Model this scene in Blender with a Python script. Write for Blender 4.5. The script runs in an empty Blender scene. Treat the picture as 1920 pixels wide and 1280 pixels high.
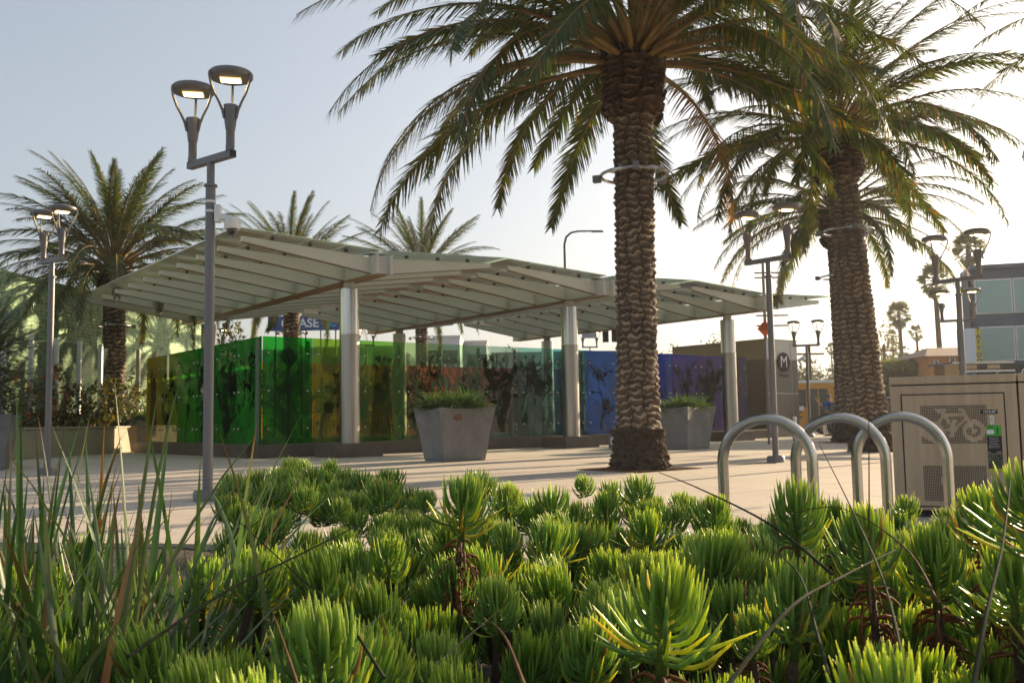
import bpy, math, random
import numpy as np
from mathutils import Vector, Matrix
rnd = random.Random(7)
R = math.radians
S = bpy.context.scene
COL = S.collection
# ------------------------------------------------------------------ camera
F = 1760.0                      # focal length in photo pixels (1920 wide)
CAM_H = 0.9
PITCH, ROLL = R(4.80), R(0.97)
cam_d = bpy.data.cameras.new('camera'); cam = bpy.data.objects.new('camera', cam_d); COL.objects.link(cam)
cam_d.sensor_width = 36.0; cam_d.lens = F / 1920 * 36.0
cam_d.clip_start = 0.05; cam_d.clip_end = 3000
CM = Matrix.Rotation(math.pi/2 + PITCH, 4, 'X') @ Matrix.Rotation(-ROLL, 4, 'Z')
CM.translation = Vector((0, 0, CAM_H))
cam.matrix_world = CM
cam_d.dof.use_dof = True; cam_d.dof.focus_distance = 2.9; cam_d.dof.aperture_fstop = 14.0
S.camera = cam
# ------------------------------------------------------------------ light
SUN_AZ, SUN_EL = R(47), R(16)      # azimuth measured from +Y towards +X
w = bpy.data.worlds.new('World'); S.world = w; w.use_nodes = True
nt = w.node_tree; nt.nodes.clear()
sky = nt.nodes.new('ShaderNodeTexSky'); sky.sky_type = 'NISHITA'; sky.sun_disc = False
sky.sun_elevation = SUN_EL; sky.sun_rotation = SUN_AZ
sky.air_density = 1.0; sky.dust_density = 4.0; sky.ozone_density = 1.5; sky.altitude = 0
bg = nt.nodes.new('ShaderNodeBackground'); bg.inputs[1].default_value = 0.135
ow = nt.nodes.new('ShaderNodeOutputWorld')
hs_ = nt.nodes.new('ShaderNodeHueSaturation'); hs_.inputs['Saturation'].default_value = .80
nt.links.new(sky.outputs[0], hs_.inputs['Color']); gm0 = nt.nodes.new('ShaderNodeGamma'); gm0.inputs[1].default_value = .62
nt.links.new(hs_.outputs[0], gm0.inputs[0]); nt.links.new(gm0.outputs[0], bg.inputs[0]); nt.links.new(bg.outputs[0], ow.inputs[0])
sd = bpy.data.lights.new('sun', 'SUN'); sd.energy = 5.0; sd.angle = R(0.5); sd.color = (1.0, 0.79, 0.52)
sun = bpy.data.objects.new('sun', sd); COL.objects.link(sun)
SDIR = Vector((math.sin(SUN_AZ)*math.cos(SUN_EL), math.cos(SUN_AZ)*math.cos(SUN_EL), math.sin(SUN_EL)))
sun.rotation_euler = SDIR.to_track_quat('Z', 'Y').to_euler()
S.view_settings.view_transform = 'Standard'; S.view_settings.look = 'None'
S.view_settings.exposure = 1.32; S.view_settings.gamma = 1.0
S.cycles.max_bounces = 7; S.cycles.diffuse_bounces = 3; S.cycles.glossy_bounces = 3
S.cycles.transmission_bounces = 4; S.cycles.transparent_max_bounces = 24
S.cycles.caustics_reflective = False; S.cycles.caustics_refractive = False
S.cycles.use_denoising = True
# ------------------------------------------------------------------ helpers
def ray(px, py):
    v = Vector(((px-960)/F, (640-py)/F, -1.0))
    return (CM.to_3x3() @ v)
def G(px, py, z=0.0):
    d = ray(px, py); t = (z-CAM_H)/d.z
    return Vector((d.x*t, d.y*t, z))
def P(px, py, Y):
    d = ray(px, py); t = Y/d.y
    return Vector((d.x*t, Y, CAM_H+d.z*t))
class MB:
    def __init__(s): s.v = []; s.f = []; s.m = []; s.c = []; s.cc = None
    def add(s, vs, fs, mi=0, col=None):
        b = len(s.v); s.v += [tuple(p) for p in vs]; s.f += [tuple(i+b for i in f) for f in fs]; s.m += [mi]*len(fs)
        if col is not None or s.cc is not None:
            s.c += [col if col is not None else (1, 1, 1, 1)]*len(vs); s.cc = True
        return s
    def box(s, c, d, rz=0, mi=0, M=None, top=None):
        x, y, z = d[0]/2, d[1]/2, d[2]/2; tx = ty = 1
        if top: tx, ty = top
        vs = [Vector(p) for p in ((-x,-y,-z),(x,-y,-z),(x,y,-z),(-x,y,-z),(-x*tx,-y*ty,z),(x*tx,-y*ty,z),(x*tx,y*ty,z),(-x*tx,y*ty,z))]
        m = Matrix.Translation(c) @ (M if M else Matrix.Rotation(rz, 4, 'Z'))
        return s.add([m @ v for v in vs], [(0,3,2,1),(4,5,6,7),(0,1,5,4),(1,2,6,5),(2,3,7,6),(3,0,4,7)], mi)
    def tube(s, pts, rad, n=8, mi=0, cap=True, col=None):
        pts = [Vector(p) for p in pts]; k = len(pts)
        if not isinstance(rad, (list, tuple)): rad = [rad]*k
        T = [(pts[min(i+1, k-1)]-pts[max(i-1, 0)]).normalized() for i in range(k)]
        up = Vector((0, 0, 1)) if abs(T[0].z) < 0.9 else Vector((1, 0, 0))
        N = (up - T[0]*up.dot(T[0])).normalized(); vs = []
        for i in range(k):
            N = (N - T[i]*N.dot(T[i])).normalized(); B = T[i].cross(N)
            for j in range(n):
                a = 2*math.pi*j/n
                vs.append(pts[i] + (N*math.cos(a)+B*math.sin(a))*rad[i])
        fs = [(i*n+j, i*n+(j+1) % n, (i+1)*n+(j+1) % n, (i+1)*n+j) for i in range(k-1) for j in range(n)]
        if cap: fs += [tuple(range(n-1, -1, -1)), tuple(range((k-1)*n, k*n))]
        return s.add(vs, fs, mi, col)
    def lathe(s, prof, n=24, c=(0, 0, 0), mi=0, cap=True):
        vs = [(c[0]+r*math.cos(2*math.pi*j/n), c[1]+r*math.sin(2*math.pi*j/n), c[2]+z) for r, z in prof for j in range(n)]
        k = len(prof)
        fs = [(i*n+j, i*n+(j+1) % n, (i+1)*n+(j+1) % n, (i+1)*n+j) for i in range(k-1) for j in range(n)]
        if cap: fs += [tuple(range(n-1, -1, -1)), tuple(range((k-1)*n, k*n))]
        return s.add(vs, fs, mi)
    def prism(s, poly, y0, y1, mi=0, M=None):
        """poly of (x,z) extruded along y"""
        n = len(poly); vs = [Vector((p[0], y0, p[1])) for p in poly]+[Vector((p[0], y1, p[1])) for p in poly]
        if M: vs = [M @ v for v in vs]
        fs = [tuple(range(n)), tuple(range(2*n-1, n-1, -1))]+[(i+n, (i+1) % n+n, (i+1) % n, i) for i in range(n)]
        return s.add(vs, fs, mi)
    def mesh(s, name, mats, smooth=False):
        me = bpy.data.meshes.new(name); me.from_pydata(s.v, [], s.f)
        for m in (mats if isinstance(mats, (list, tuple)) else [mats]): me.materials.append(m)
        if any(s.m): me.polygons.foreach_set('material_index', s.m)
        if smooth: me.polygons.foreach_set('use_smooth', [True]*len(me.polygons))
        if s.c:
            a = me.color_attributes.new('col', 'FLOAT_COLOR', 'POINT')
            a.data.foreach_set('color', np.array(s.c, dtype=np.float32).ravel())
        me.update(); return me
    def build(s, name, mats, parent=None, smooth=False, bevel=0, loc=None):
        o = link(name, s.mesh(name, mats, smooth), parent)
        if loc is not None: o.location = loc
        if bevel:
            b = o.modifiers.new('bevel', 'BEVEL'); b.width = bevel; b.segments = 2; b.limit_method = 'ANGLE'
        if smooth and not bevel: autosm(o)
        return o
def autosm(o, ang=40):
    try: o.data.set_sharp_from_angle(angle=R(ang))
    except Exception: pass
def link(name, data, parent=None):
    o = bpy.data.objects.new(name, data); COL.objects.link(o)
    if parent: o.parent = parent
    return o
def tag(o, label, cat=None, group=None, kind=None):
    if label: o['label'] = label
    if cat: o['category'] = cat
    if group: o['group'] = group
    if kind: o['kind'] = kind
    return o
def thing(name, label, cat, loc=(0, 0, 0), rz=0, group=None):
    o = link(name, None); o.location = loc; o.rotation_euler = (0, 0, rz); o.empty_display_size = .2
    return tag(o, label, cat, group)
def copy_tree(o, parent=None):
    c = o.copy(); COL.objects.link(c); c.parent = parent
    for ch in o.children: copy_tree(ch, c)
    return c
def struct(o): o['kind'] = 'structure'; return o
# ------------------------------------------------------------------ materials
def mat(name, col=(.5, .5, .5), rough=.6, metal=0, var=0, vscale=5, bump=0, bscale=40, spec=.5, emit=None, estr=0,
        col2=None, stretch=None, attr=False, trans=0, tcol=None, coat=0):
    m = bpy.data.materials.new(name); m.use_nodes = True; t = m.node_tree; N = t.nodes; L = t.links
    b = N['Principled BSDF']; b.inputs['Roughness'].default_value = rough; b.inputs['Metallic'].default_value = metal
    b.inputs['Base Color'].default_value = (*col, 1); b.inputs['Specular IOR Level'].default_value = spec
    if coat: b.inputs['Coat Weight'].default_value = coat
    src = None
    if var or bump or col2:
        tc = N.new('ShaderNodeTexCoord'); mp = N.new('ShaderNodeMapping'); L.new(tc.outputs['Object'], mp.inputs[0])
        if stretch: mp.inputs['Scale'].default_value = stretch
    if var or col2:
        nz = N.new('ShaderNodeTexNoise'); nz.inputs['Scale'].default_value = vscale; nz.inputs['Detail'].default_value = 8
        nz.inputs['Roughness'].default_value = .65
        L.new(mp.outputs[0], nz.inputs[0])
        cr = N.new('ShaderNodeValToRGB'); cr.color_ramp.elements[0].position = .32; cr.color_ramp.elements[1].position = .68
        a = col2 if col2 else tuple(c*(1-var) for c in col); bb = col if col2 else tuple(min(1, c*(1+var)) for c in col)
        cr.color_ramp.elements[0].color = (*a, 1); cr.color_ramp.elements[1].color = (*bb, 1)
        L.new(nz.outputs[0], cr.inputs[0]); src = cr.outputs[0]
    if attr:
        at = N.new('ShaderNodeAttribute'); at.attribute_name = 'col'
        if src:
            mx = N.new('ShaderNodeMix'); mx.data_type = 'RGBA'; mx.blend_type = 'MULTIPLY'; mx.inputs[0].default_value = 1
            L.new(src, mx.inputs[6]); L.new(at.outputs[0], mx.inputs[7]); src = mx.outputs[2]
        else: src = at.outputs[0]
    if src: L.new(src, b.inputs['Base Color'])
    if bump:
        n2 = N.new('ShaderNodeTexNoise'); n2.inputs['Scale'].default_value = bscale; n2.inputs['Detail'].default_value = 6
        L.new(mp.outputs[0], n2.inputs[0]); bp = N.new('ShaderNodeBump'); bp.inputs['Strength'].default_value = bump
        bp.inputs['Distance'].default_value = .02
        L.new(n2.outputs[0], bp.inputs['Height']); L.new(bp.outputs[0], b.inputs['Normal'])
    if emit: b.inputs['Emission Color'].default_value = (*emit, 1); b.inputs['Emission Strength'].default_value = estr
    if trans:
        tr = N.new('ShaderNodeBsdfTranslucent'); mxs = N.new('ShaderNodeMixShader'); mxs.inputs[0].default_value = trans
        if src:
            if tcol:
                mx2 = N.new('ShaderNodeMix'); mx2.data_type = 'RGBA'; mx2.blend_type = 'MULTIPLY'; mx2.inputs[0].default_value = 1
                L.new(src, mx2.inputs[6]); mx2.inputs[7].default_value = (*tcol, 1); L.new(mx2.outputs[2], tr.inputs[0])
            else: L.new(src, tr.inputs[0])
        else: tr.inputs[0].default_value = (*(tcol or col), 1)
        L.new(b.outputs[0], mxs.inputs[1]); L.new(tr.outputs[0], mxs.inputs[2])
        L.new(mxs.outputs[0], N['Material Output'].inputs[0])
    return m
def glassmat(name, col, refl=.45, rough=.02, smoky=0):
    """thin coloured sheet: tinted transparency with a mirror coat"""
    m = bpy.data.materials.new(name); m.use_nodes = True; t = m.node_tree; N = t.nodes; L = t.links; N.clear()
    tr = N.new('ShaderNodeBsdfTransparent'); gl = N.new('ShaderNodeBsdfGlossy'); gl.inputs['Roughness'].default_value = rough
    df_ = N.new('ShaderNodeBsdfDiffuse'); tl = N.new('ShaderNodeBsdfTranslucent'); df = N.new('ShaderNodeAddShader')
    df_.inputs[0].default_value = (*[c*refl for c in col], 1); tl.inputs[0].default_value = (*[min(1, c*.85) for c in col], 1)
    L.new(df_.outputs[0], df.inputs[0]); L.new(tl.outputs[0], df.inputs[1])
    fr = N.new('ShaderNodeFresnel'); fr.inputs[0].default_value = 1.28
    mx = N.new('ShaderNodeMixShader'); mx1 = N.new('ShaderNodeMixShader'); o = N.new('ShaderNodeOutputMaterial')
    tc = N.new('ShaderNodeTexCoord'); oi = N.new('ShaderNodeObjectInfo'); va = N.new('ShaderNodeVectorMath'); va.operation = 'MULTIPLY_ADD'
    va.inputs[1].default_value = (17, 17, 17)
    cx_ = N.new('ShaderNodeCombineXYZ'); L.new(oi.outputs['Random'], cx_.inputs[0]); L.new(oi.outputs['Random'], cx_.inputs[1]); L.new(cx_.outputs[0], va.inputs[0]); L.new(tc.outputs['Object'], va.inputs[2])
    mp = N.new('ShaderNodeMapping'); mp.inputs['Scale'].default_value = (1.6, 1.6, .75); L.new(va.outputs[0], mp.inputs[0])
    n1 = N.new('ShaderNodeTexNoise'); n1.inputs['Scale'].default_value = 1.5; n1.inputs['Detail'].default_value = 7; n1.inputs['Roughness'].default_value = .62; n1.inputs['Distortion'].default_value = 1.4; L.new(mp.outputs[0], n1.inputs[0])
    r1 = N.new('ShaderNodeValToRGB'); r1.color_ramp.elements[0].position = .46; r1.color_ramp.elements[1].position = .54; r1.color_ramp.elements[0].color = (.58, .58, .58, 1); L.new(n1.outputs[0], r1.inputs[0])
    e_ = r1.color_ramp.elements.new(.50); e_.color = (.84, .84, .84, 1)
    sp = N.new('ShaderNodeSeparateXYZ'); L.new(tc.outputs['Object'], sp.inputs[0]); mr = N.new('ShaderNodeMapRange'); mr.inputs[1].default_value = 2.75; mr.inputs[2].default_value = 3.15; L.new(sp.outputs[2], mr.inputs[0])
    m1 = N.new('ShaderNodeMix'); m1.data_type = 'RGBA'; L.new(mr.outputs[0], m1.inputs[0]); L.new(r1.outputs[0], m1.inputs[6]); m1.inputs[7].default_value = (1, 1, 1, 1)
    m2 = N.new('ShaderNodeMix'); m2.data_type = 'RGBA'; m2.blend_type = 'MULTIPLY'; m2.inputs[0].default_value = 1; L.new(m1.outputs[2], m2.inputs[6]); m2.inputs[7].default_value = (*[c**.5 for c in col], 1); L.new(m2.outputs[2], tr.inputs[0])
    m3 = N.new('ShaderNodeMix'); m3.data_type = 'RGBA'; m3.blend_type = 'MULTIPLY'; m3.inputs[0].default_value = 1; L.new(m1.outputs[2], m3.inputs[6]); m3.inputs[7].default_value = (*[min(1, c*.85) for c in col], 1); L.new(m3.outputs[2], tl.inputs[0])
    mx1.inputs[0].default_value = .10+smoky
    L.new(tr.outputs[0], mx1.inputs[1]); L.new(df.outputs[0], mx1.inputs[2])
    L.new(fr.outputs[0], mx.inputs[0]); L.new(mx1.outputs[0], mx.inputs[1]); L.new(gl.outputs[0], mx.inputs[2])
    L.new(mx.outputs[0], o.inputs[0]); return m
M = {}
M['metal_grey'] = mat('lamp_paint', (.17, .165, .17), .42, .35, var=.08, vscale=3, bump=.05, bscale=60)
M['metal_dark'] = mat('dark_paint', (.06, .057, .055), .45, .2, var=.1)
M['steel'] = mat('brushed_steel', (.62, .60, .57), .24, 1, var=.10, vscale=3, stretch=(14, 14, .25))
M['steel_low'] = mat('dark_steel', (.40, .37, .33), .34, 1, var=.18, vscale=3, stretch=(14, 14, .25))  # darker, rougher steel for the columns below the glass top
M['rack'] = mat('satin_steel', (.42, .40, .375), .24, 1, var=.12, vscale=6, bump=.03, bscale=150)
M['locker'] = mat('locker_steel', (.48, .355, .235), .5, .35, var=.12, vscale=2.2, stretch=(6, 6, .35), bump=.02, bscale=8)
M['black'] = mat('black_gap', (.012, .012, .013), .6)
M['white'] = mat('white_paint', (.75, .75, .74), .5, var=.05)
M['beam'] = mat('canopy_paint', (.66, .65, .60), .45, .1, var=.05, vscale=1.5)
M['beam_edge'] = mat('canopy_edge_tint', (.34, .25, .17), .5, .1, var=.08)  # tan, darker than the beam paint: sunlit rib edges put into the colour
M['bronze'] = mat('bronze_panel', (.34, .255, .155), .45, .4, var=.08, vscale=1)
M['plinth'] = mat('brown_stone', (.105, .08, .06), .55, var=.22, vscale=3, bump=.1)
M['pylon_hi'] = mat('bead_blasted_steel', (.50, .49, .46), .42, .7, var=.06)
M['pylon_lo'] = mat('dark_panel', (.17, .155, .14), .35, .6, var=.08)  # darker tone of the pylon front below the glass top
M['planter'] = mat('cast_concrete', (.20, .195, .195), .8, var=.16, vscale=3, bump=.12, bscale=25)
M['concrete'] = mat('board_concrete', (.42, .36, .27), .85, var=.12, vscale=2, bump=.15, bscale=18)
M['rust'] = mat('rusted_grate', (.16, .07, .03), .8, .3, var=.4, vscale=12, bump=.2)
M['soil'] = mat('soil', (.05, .034, .022), .95, var=.5, vscale=9, bump=.8, bscale=30)
M['boot'] = mat('root_mass', (.05, .03, .018), .95, var=.55, vscale=14, bump=1, bscale=30)
M['bark'] = mat('palm_bark', (1, 1, 1), .9, var=.3, vscale=16, bump=.8, bscale=40, attr=True)
M['frond'] = mat('palm_leaflets', (1.1, 1.0, .9), .45, var=.3, vscale=1.2, attr=True, trans=.34, tcol=(1.7, 1.5, .35))
M['stalk'] = mat('palm_stalk', (.22, .135, .04), .55, var=.35, vscale=4)
M['leaf'] = mat('succulent_leaf', (1, 1, 1), .36, var=.14, vscale=25, attr=True, trans=.32, tcol=(2.4, 2.0, .5), spec=.45)
_b = M['leaf'].node_tree.nodes['Principled BSDF']; _b.inputs['Subsurface Weight'].default_value = .75; _b.inputs['Subsurface Radius'].default_value = (1.1, 1.0, .3); _b.inputs['Subsurface Scale'].default_value = .012
M['blade'] = mat('flax_blade', (1, 1, 1), .4, var=.12, vscale=12, attr=True, trans=.3, tcol=(1.4, 1.3, .6))
M['dead'] = mat('dried_leaf', (.22, .085, .028), .8, var=.5, vscale=40, trans=.35, tcol=(.75, .26, .06))
M['stem'] = mat('woody_stem', (.07, .04, .025), .9, var=.4, vscale=30, bump=.5)
M['shrub'] = mat('shrub_leaf', (1, 1, 1), .55, var=.3, vscale=3, attr=True, trans=.35, tcol=(1.5, 1.4, .5))
M['trunk'] = mat('tree_bark', (.09, .065, .045), .9, var=.3, bump=.4)
M['asphalt'] = mat('asphalt', (.06, .058, .056), .85, var=.2, vscale=4, bump=.2, bscale=80)
M['rubber'] = mat('rubber', (.02, .02, .02), .8)
M['led'] = mat('led', (1, .85, .5), .4, emit=(1.0, .72, .30), estr=9)
M['ledrim'] = mat('led_lens', (.7, .5, .2), .3, emit=(1, .6, .2), estr=.6)
M['winglass'] = mat('window_glass', (.20, .34, .32), .08, .0, spec=1, coat=.6)
M['darkglass'] = mat('dark_glass', (.03, .035, .035), .05, 0, spec=1, coat=.5)
def paving():
    m = mat('paving', (.50, .425, .345), .72, var=.09, vscale=.55, bump=.06, bscale=60)
    t = m.node_tree; N = t.nodes; L = t.links; b = N['Principled BSDF']
    src = b.inputs['Base Color'].links[0].from_socket
    tc = N.new('ShaderNodeTexCoord'); mp = N.new('ShaderNodeMapping'); mp.inputs['Rotation'].default_value = (0, 0, R(-38.2))
    L.new(tc.outputs['Object'], mp.inputs[0])
    br = N.new('ShaderNodeTexBrick'); br.offset = 0; br.inputs['Scale'].default_value = 1.0
    br.inputs['Brick Width'].default_value = 2.4; br.inputs['Row Height'].default_value = 2.4
    br.inputs['Mortar Size'].default_value = .014; br.inputs['Mortar Smooth'].default_value = .2
    br.inputs['Color1'].default_value = (1, 1, 1, 1); br.inputs['Color2'].default_value = (.90, .90, .91, 1); br.inputs['Mortar'].default_value = (.42, .40, .38, 1)
    L.new(mp.outputs[0], br.inputs[0])
    st = N.new('ShaderNodeTexNoise'); st.inputs['Scale'].default_value = 9; st.inputs['Detail'].default_value = 9; L.new(tc.outputs['Object'], st.inputs[0])
    sr = N.new('ShaderNodeValToRGB'); sr.color_ramp.elements[0].position = .3; sr.color_ramp.elements[1].position = .55
    sr.color_ramp.elements[0].color = (.86, .85, .84, 1); L.new(st.outputs[0], sr.inputs[0])
    a = N.new('ShaderNodeMix'); a.data_type = 'RGBA'; a.blend_type = 'MULTIPLY'; a.inputs[0].default_value = 1
    c = N.new('ShaderNodeMix'); c.data_type = 'RGBA'; c.blend_type = 'MULTIPLY'; c.inputs[0].default_value = 1
    L.new(src, a.inputs[6]); L.new(br.outputs[0], a.inputs[7]); L.new(a.outputs[2], c.inputs[6]); L.new(sr.outputs[0], c.inputs[7])
    vo = N.new('ShaderNodeTexVoronoi'); vo.inputs['Scale'].default_value = 2.6; L.new(tc.outputs['Object'], vo.inputs[0])
    vr = N.new('ShaderNodeValToRGB'); vr.color_ramp.elements[0].position = .045; vr.color_ramp.elements[1].position = .075; vr.color_ramp.elements[0].color = (.55, .53, .5, 1); L.new(vo.outputs['Distance'], vr.inputs[0])
    d = N.new('ShaderNodeMix'); d.data_type = 'RGBA'; d.blend_type = 'MULTIPLY'; d.inputs[0].default_value = .8; L.new(c.outputs[2], d.inputs[6]); L.new(vr.outputs[0], d.inputs[7])
    L.new(d.outputs[2], b.inputs['Base Color'])
    return m
M['paving'] = paving()
def brickmat():
    m = mat('mint_brick', (.50, .66, .40), .85)
    t = m.node_tree; N = t.nodes; L = t.links; b = N['Principled BSDF']
    tc = N.new('ShaderNodeTexCoord'); br = N.new('ShaderNodeTexBrick'); br.inputs['Scale'].default_value = 1
    mp = N.new('ShaderNodeMapping'); mp.inputs['Rotation'].default_value = (R(90), 0, 0); L.new(tc.outputs['Object'], mp.inputs[0])
    br.inputs['Brick Width'].default_value = .42; br.inputs['Row Height'].default_value = .14; br.inputs['Mortar Size'].default_value = .012
    br.inputs['Color1'].default_value = (.40, .56, .33, 1); br.inputs['Color2'].default_value = (.36, .51, .29, 1); br.inputs['Mortar'].default_value = (.21, .31, .17, 1)
    L.new(mp.outputs[0], br.inputs[0])
    nz = N.new('ShaderNodeTexNoise'); nz.inputs['Scale'].default_value = 4; nz.inputs['Detail'].default_value = 8; L.new(tc.outputs['Object'], nz.inputs[0])
    cr = N.new('ShaderNodeValToRGB'); cr.color_ramp.elements[0].position = .36; cr.color_ramp.elements[1].position = .52
    cr.color_ramp.elements[0].color = (.36, .38, .34, 1); L.new(nz.outputs[0], cr.inputs[0])
    a = N.new('ShaderNodeMix'); a.data_type = 'RGBA'; a.blend_type = 'MULTIPLY'; a.inputs[0].default_value = .8
    L.new(br.outputs[0], a.inputs[6]); L.new(cr.outputs[0], a.inputs[7]); L.new(a.outputs[2], b.inputs['Base Color'])
    bp = N.new('ShaderNodeBump'); bp.inputs['Strength'].default_value = .9; bp.inputs['Distance'].default_value = .03
    L.new(nz.outputs[0], bp.inputs['Height']); L.new(bp.outputs[0], b.inputs['Normal'])
    return m
M['mint'] = brickmat()
def canopyglass():
    m = bpy.data.materials.new('canopy_glass'); m.use_nodes = True; t = m.node_tree; N = t.nodes; L = t.links; N.clear()
    tr = N.new('ShaderNodeBsdfTransparent'); tr.inputs[0].default_value = (.90, .97, .88, 1)
    tl = N.new('ShaderNodeBsdfTranslucent'); tl.inputs[0].default_value = (.80, .92, .72, 1)
    df = N.new('ShaderNodeBsdfDiffuse'); df.inputs[0].default_value = (.50, .60, .47, 1)
    gl = N.new('ShaderNodeBsdfGlossy'); gl.inputs[1].default_value = .35
    a = N.new('ShaderNodeMixShader'); a.inputs[0].default_value = .5; b = N.new('ShaderNodeMixShader'); b.inputs[0].default_value = .22
    c = N.new('ShaderNodeMixShader'); fr = N.new('ShaderNodeFresnel'); fr.inputs[0].default_value = 1.12
    L.new(tl.outputs[0], a.inputs[1]); L.new(df.outputs[0], a.inputs[2]); L.new(tr.outputs[0], b.inputs[1]); L.new(a.outputs[0], b.inputs[2])
    L.new(fr.outputs[0], c.inputs[0]); L.new(b.outputs[0], c.inputs[1]); L.new(gl.outputs[0], c.inputs[2])
    o = N.new('ShaderNodeOutputMaterial'); L.new(c.outputs[0], o.inputs[0]); return m
M['cglass'] = canopyglass()
def text(body, size, loc, rot, mat_, parent, name='lettering', ext=.004, align='CENTER', bold=0):
    cu = bpy.data.curves.new('t', 'FONT'); cu.body = body; cu.size = size; cu.extrude = ext; cu.align_x = align; cu.align_y = 'CENTER'; cu.offset = bold
    o = bpy.data.objects.new('t', cu); COL.objects.link(o)
    dg = bpy.context.evaluated_depsgraph_get(); me = bpy.data.meshes.new_from_object(o.evaluated_get(dg))
    bpy.data.objects.remove(o); me.materials.clear(); me.materials.append(mat_); me.name = name
    q = link(name, me, parent); q.location = loc; q.rotation_euler = rot; return q
# ------------------------------------------------------------------ ground
gm = MB().add([(-450, -40, -.15), (450, -40, -.15), (450, 700, -.15), (-450, 700, -.15)], [(0, 1, 2, 3)])
M['dirt'] = mat('dry_ground', (.30, .27, .22), .95, var=.2, vscale=.2)
struct(gm.build('ground', M['dirt']))
EDGE = [(-40, 8.6), (-6, 8.0), (-2.3, 7.25), (0.2, 6.2), (2.45, 5.15), (4.2, 3.3), (6.2, 1.0), (9, -8)]
YF = 43.6
pl = MB(); poly = [(x, y, 0) for x, y in EDGE]+[(60, -8, 0), (60, YF, 0), (-40, YF, 0)]
n = len(poly); pl.add(poly, [tuple(range(n))]); pl.add([(x, y, -.003) for x, y, z in poly]+[(x, y, -.2) for x, y, z in poly], [(i, i+n, (i+1) % n+n, (i+1) % n) for i in range(n)], 1)
struct(pl.build('plaza_paving', [M['paving'], M['concrete']]))
st = MB().add([(-200, YF, -.146), (200, YF, -.146), (200, 63, -.146), (-200, 63, -.146)], [(0, 1, 2, 3)]); struct(st.build('road', M['asphalt']))
mk = MB()
for i in range(-20, 20): mk.add([(i*7, 53.2, -.142), (i*7+3, 53.2, -.142), (i*7+3, 53.35, -.142), (i*7, 53.35, -.142)], [(0, 1, 2, 3)])
struct(mk.build('road_marking', M['white']))
fs_ = MB().box((0, 66, -.07), (400, 6, .14)); struct(fs_.build('far_pavement', M['concrete']))
# planting bed soil: a gently mounded sheet
bm_ = MB(); NX, NY = 50, 34; X0, X1, Y0, Y1 = -7.0, 6.0, -.6, 8.2
for j in range(NY+1):
    for i in range(NX+1):
        x = X0+(X1-X0)*i/NX; y = Y0+(Y1-Y0)*j/NY
        bm_.v.append((x, y, -.07+.04*math.sin(x*2.1+y)*math.cos(y*1.7)+.02*rnd.random()))
bm_.f = [(j*(NX+1)+i, j*(NX+1)+i+1, (j+1)*(NX+1)+i+1, (j+1)*(NX+1)+i) for j in range(NY) for i in range(NX)]; bm_.m = [0]*len(bm_.f)
struct(bm_.build('planting_bed_soil', M['soil'], smooth=True))
# ------------------------------------------------------------------ station axes
U = Vector((.786, .618, 0)).normalized(); V = Vector((-U.y, U.x, 0)); ANG = math.atan2(U.y, U.x)
C0 = G(490, 858)                              # corner of the glass enclosure
def W(t, s, z=0): return C0 + U*t + V*s + Vector((0, 0, z))
# glass enclosure, local frame x along U, y along V
HB, HT = .36, 3.33
LW = 21.9; LD = 10.1
enc = thing('glass_enclosure', 'rainbow coloured glass screen wall around the station entrance under the canopy', 'glass wall', C0, ANG)
b = MB(); b.box((LW/2, -.14, HB/2), (LW+.5, .5, HB)); b.box((-.14, LD/2+.11, HB/2), (.5, LD, HB-.004)); b.box((LW/2, LD+.2, HB/2), (LW+.5, .3, HB-.006))
b.build('base', M['plinth'], enc, bevel=.02)
RC = [(.03,.55,.05),(.30,.55,.04),(.26,.62,.09),(.48,.68,.34),(.44,.68,.46),(.42,.60,.52),(.26,.56,.50),(.12,.42,.46),(.02,.22,.75),(.02,.17,.65),(.02,.10,.60),(.06,.05,.48),(.09,.03,.34),(.08,.02,.24)]
LC = [(.03,.62,.05),(.025,.50,.04),(.03,.46,.04),(.10,.60,.03),(.40,.60,.02),(.85,.72,.03)]
BC = [(.75,.62,.03),(.8,.55,.03),(.9,.50,.02),(.95,.42,.02),(.98,.36,.02),(.98,.28,.02),(.98,.20,.02),(.95,.13,.02),(.9,.08,.02),(.60,.04,.03),(.45,.03,.06),(.30,.03,.14),(.2,.03,.2),(.14,.03,.24)]
M['art'] = bpy.data.materials.new('printed_artwork'); M['art'].use_nodes = True
_t = M['art'].node_tree; _t.nodes.clear()
_a = _t.nodes.new('ShaderNodeBsdfTransparent'); _a.inputs[0].default_value = (.55, .58, .50, 1); _d = _t.nodes.new('ShaderNodeBsdfDiffuse'); _d.inputs[0].default_value = (.012, .018, .010, 1)
_x = _t.nodes.new('ShaderNodeMixShader'); _nz = _t.nodes.new('ShaderNodeTexNoise'); _nz.inputs['Scale'].default_value = 7; _nz.inputs['Detail'].default_value = 7
_cr = _t.nodes.new('ShaderNodeValToRGB'); _cr.color_ramp.elements[0].position = .42; _cr.color_ramp.elements[1].position = .62
_cr.color_ramp.elements[0].color = (.0, .0, .0, 1); _cr.color_ramp.elements[1].color = (.7, .7, .7, 1)
_t.links.new(_nz.outputs[0], _cr.inputs[0]); _t.links.new(_cr.outputs[0], _x.inputs[0])
_o = _t.nodes.new('ShaderNodeOutputMaterial'); _t.links.new(_a.outputs[0], _x.inputs[1]); _t.links.new(_d.outputs[0], _x.inputs[2]); _t.links.new(_x.outputs[0], _o.inputs[0])
M['post_green'] = mat('screen_post', (.16, .22, .17), .5, .4)
button = MB().lathe([(.0, -.055), (.012, -.055), (.012, -.012), (.032, -.012), (.034, -.03), (.022, -.04), (0, -.042)], 12, cap=False)
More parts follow.
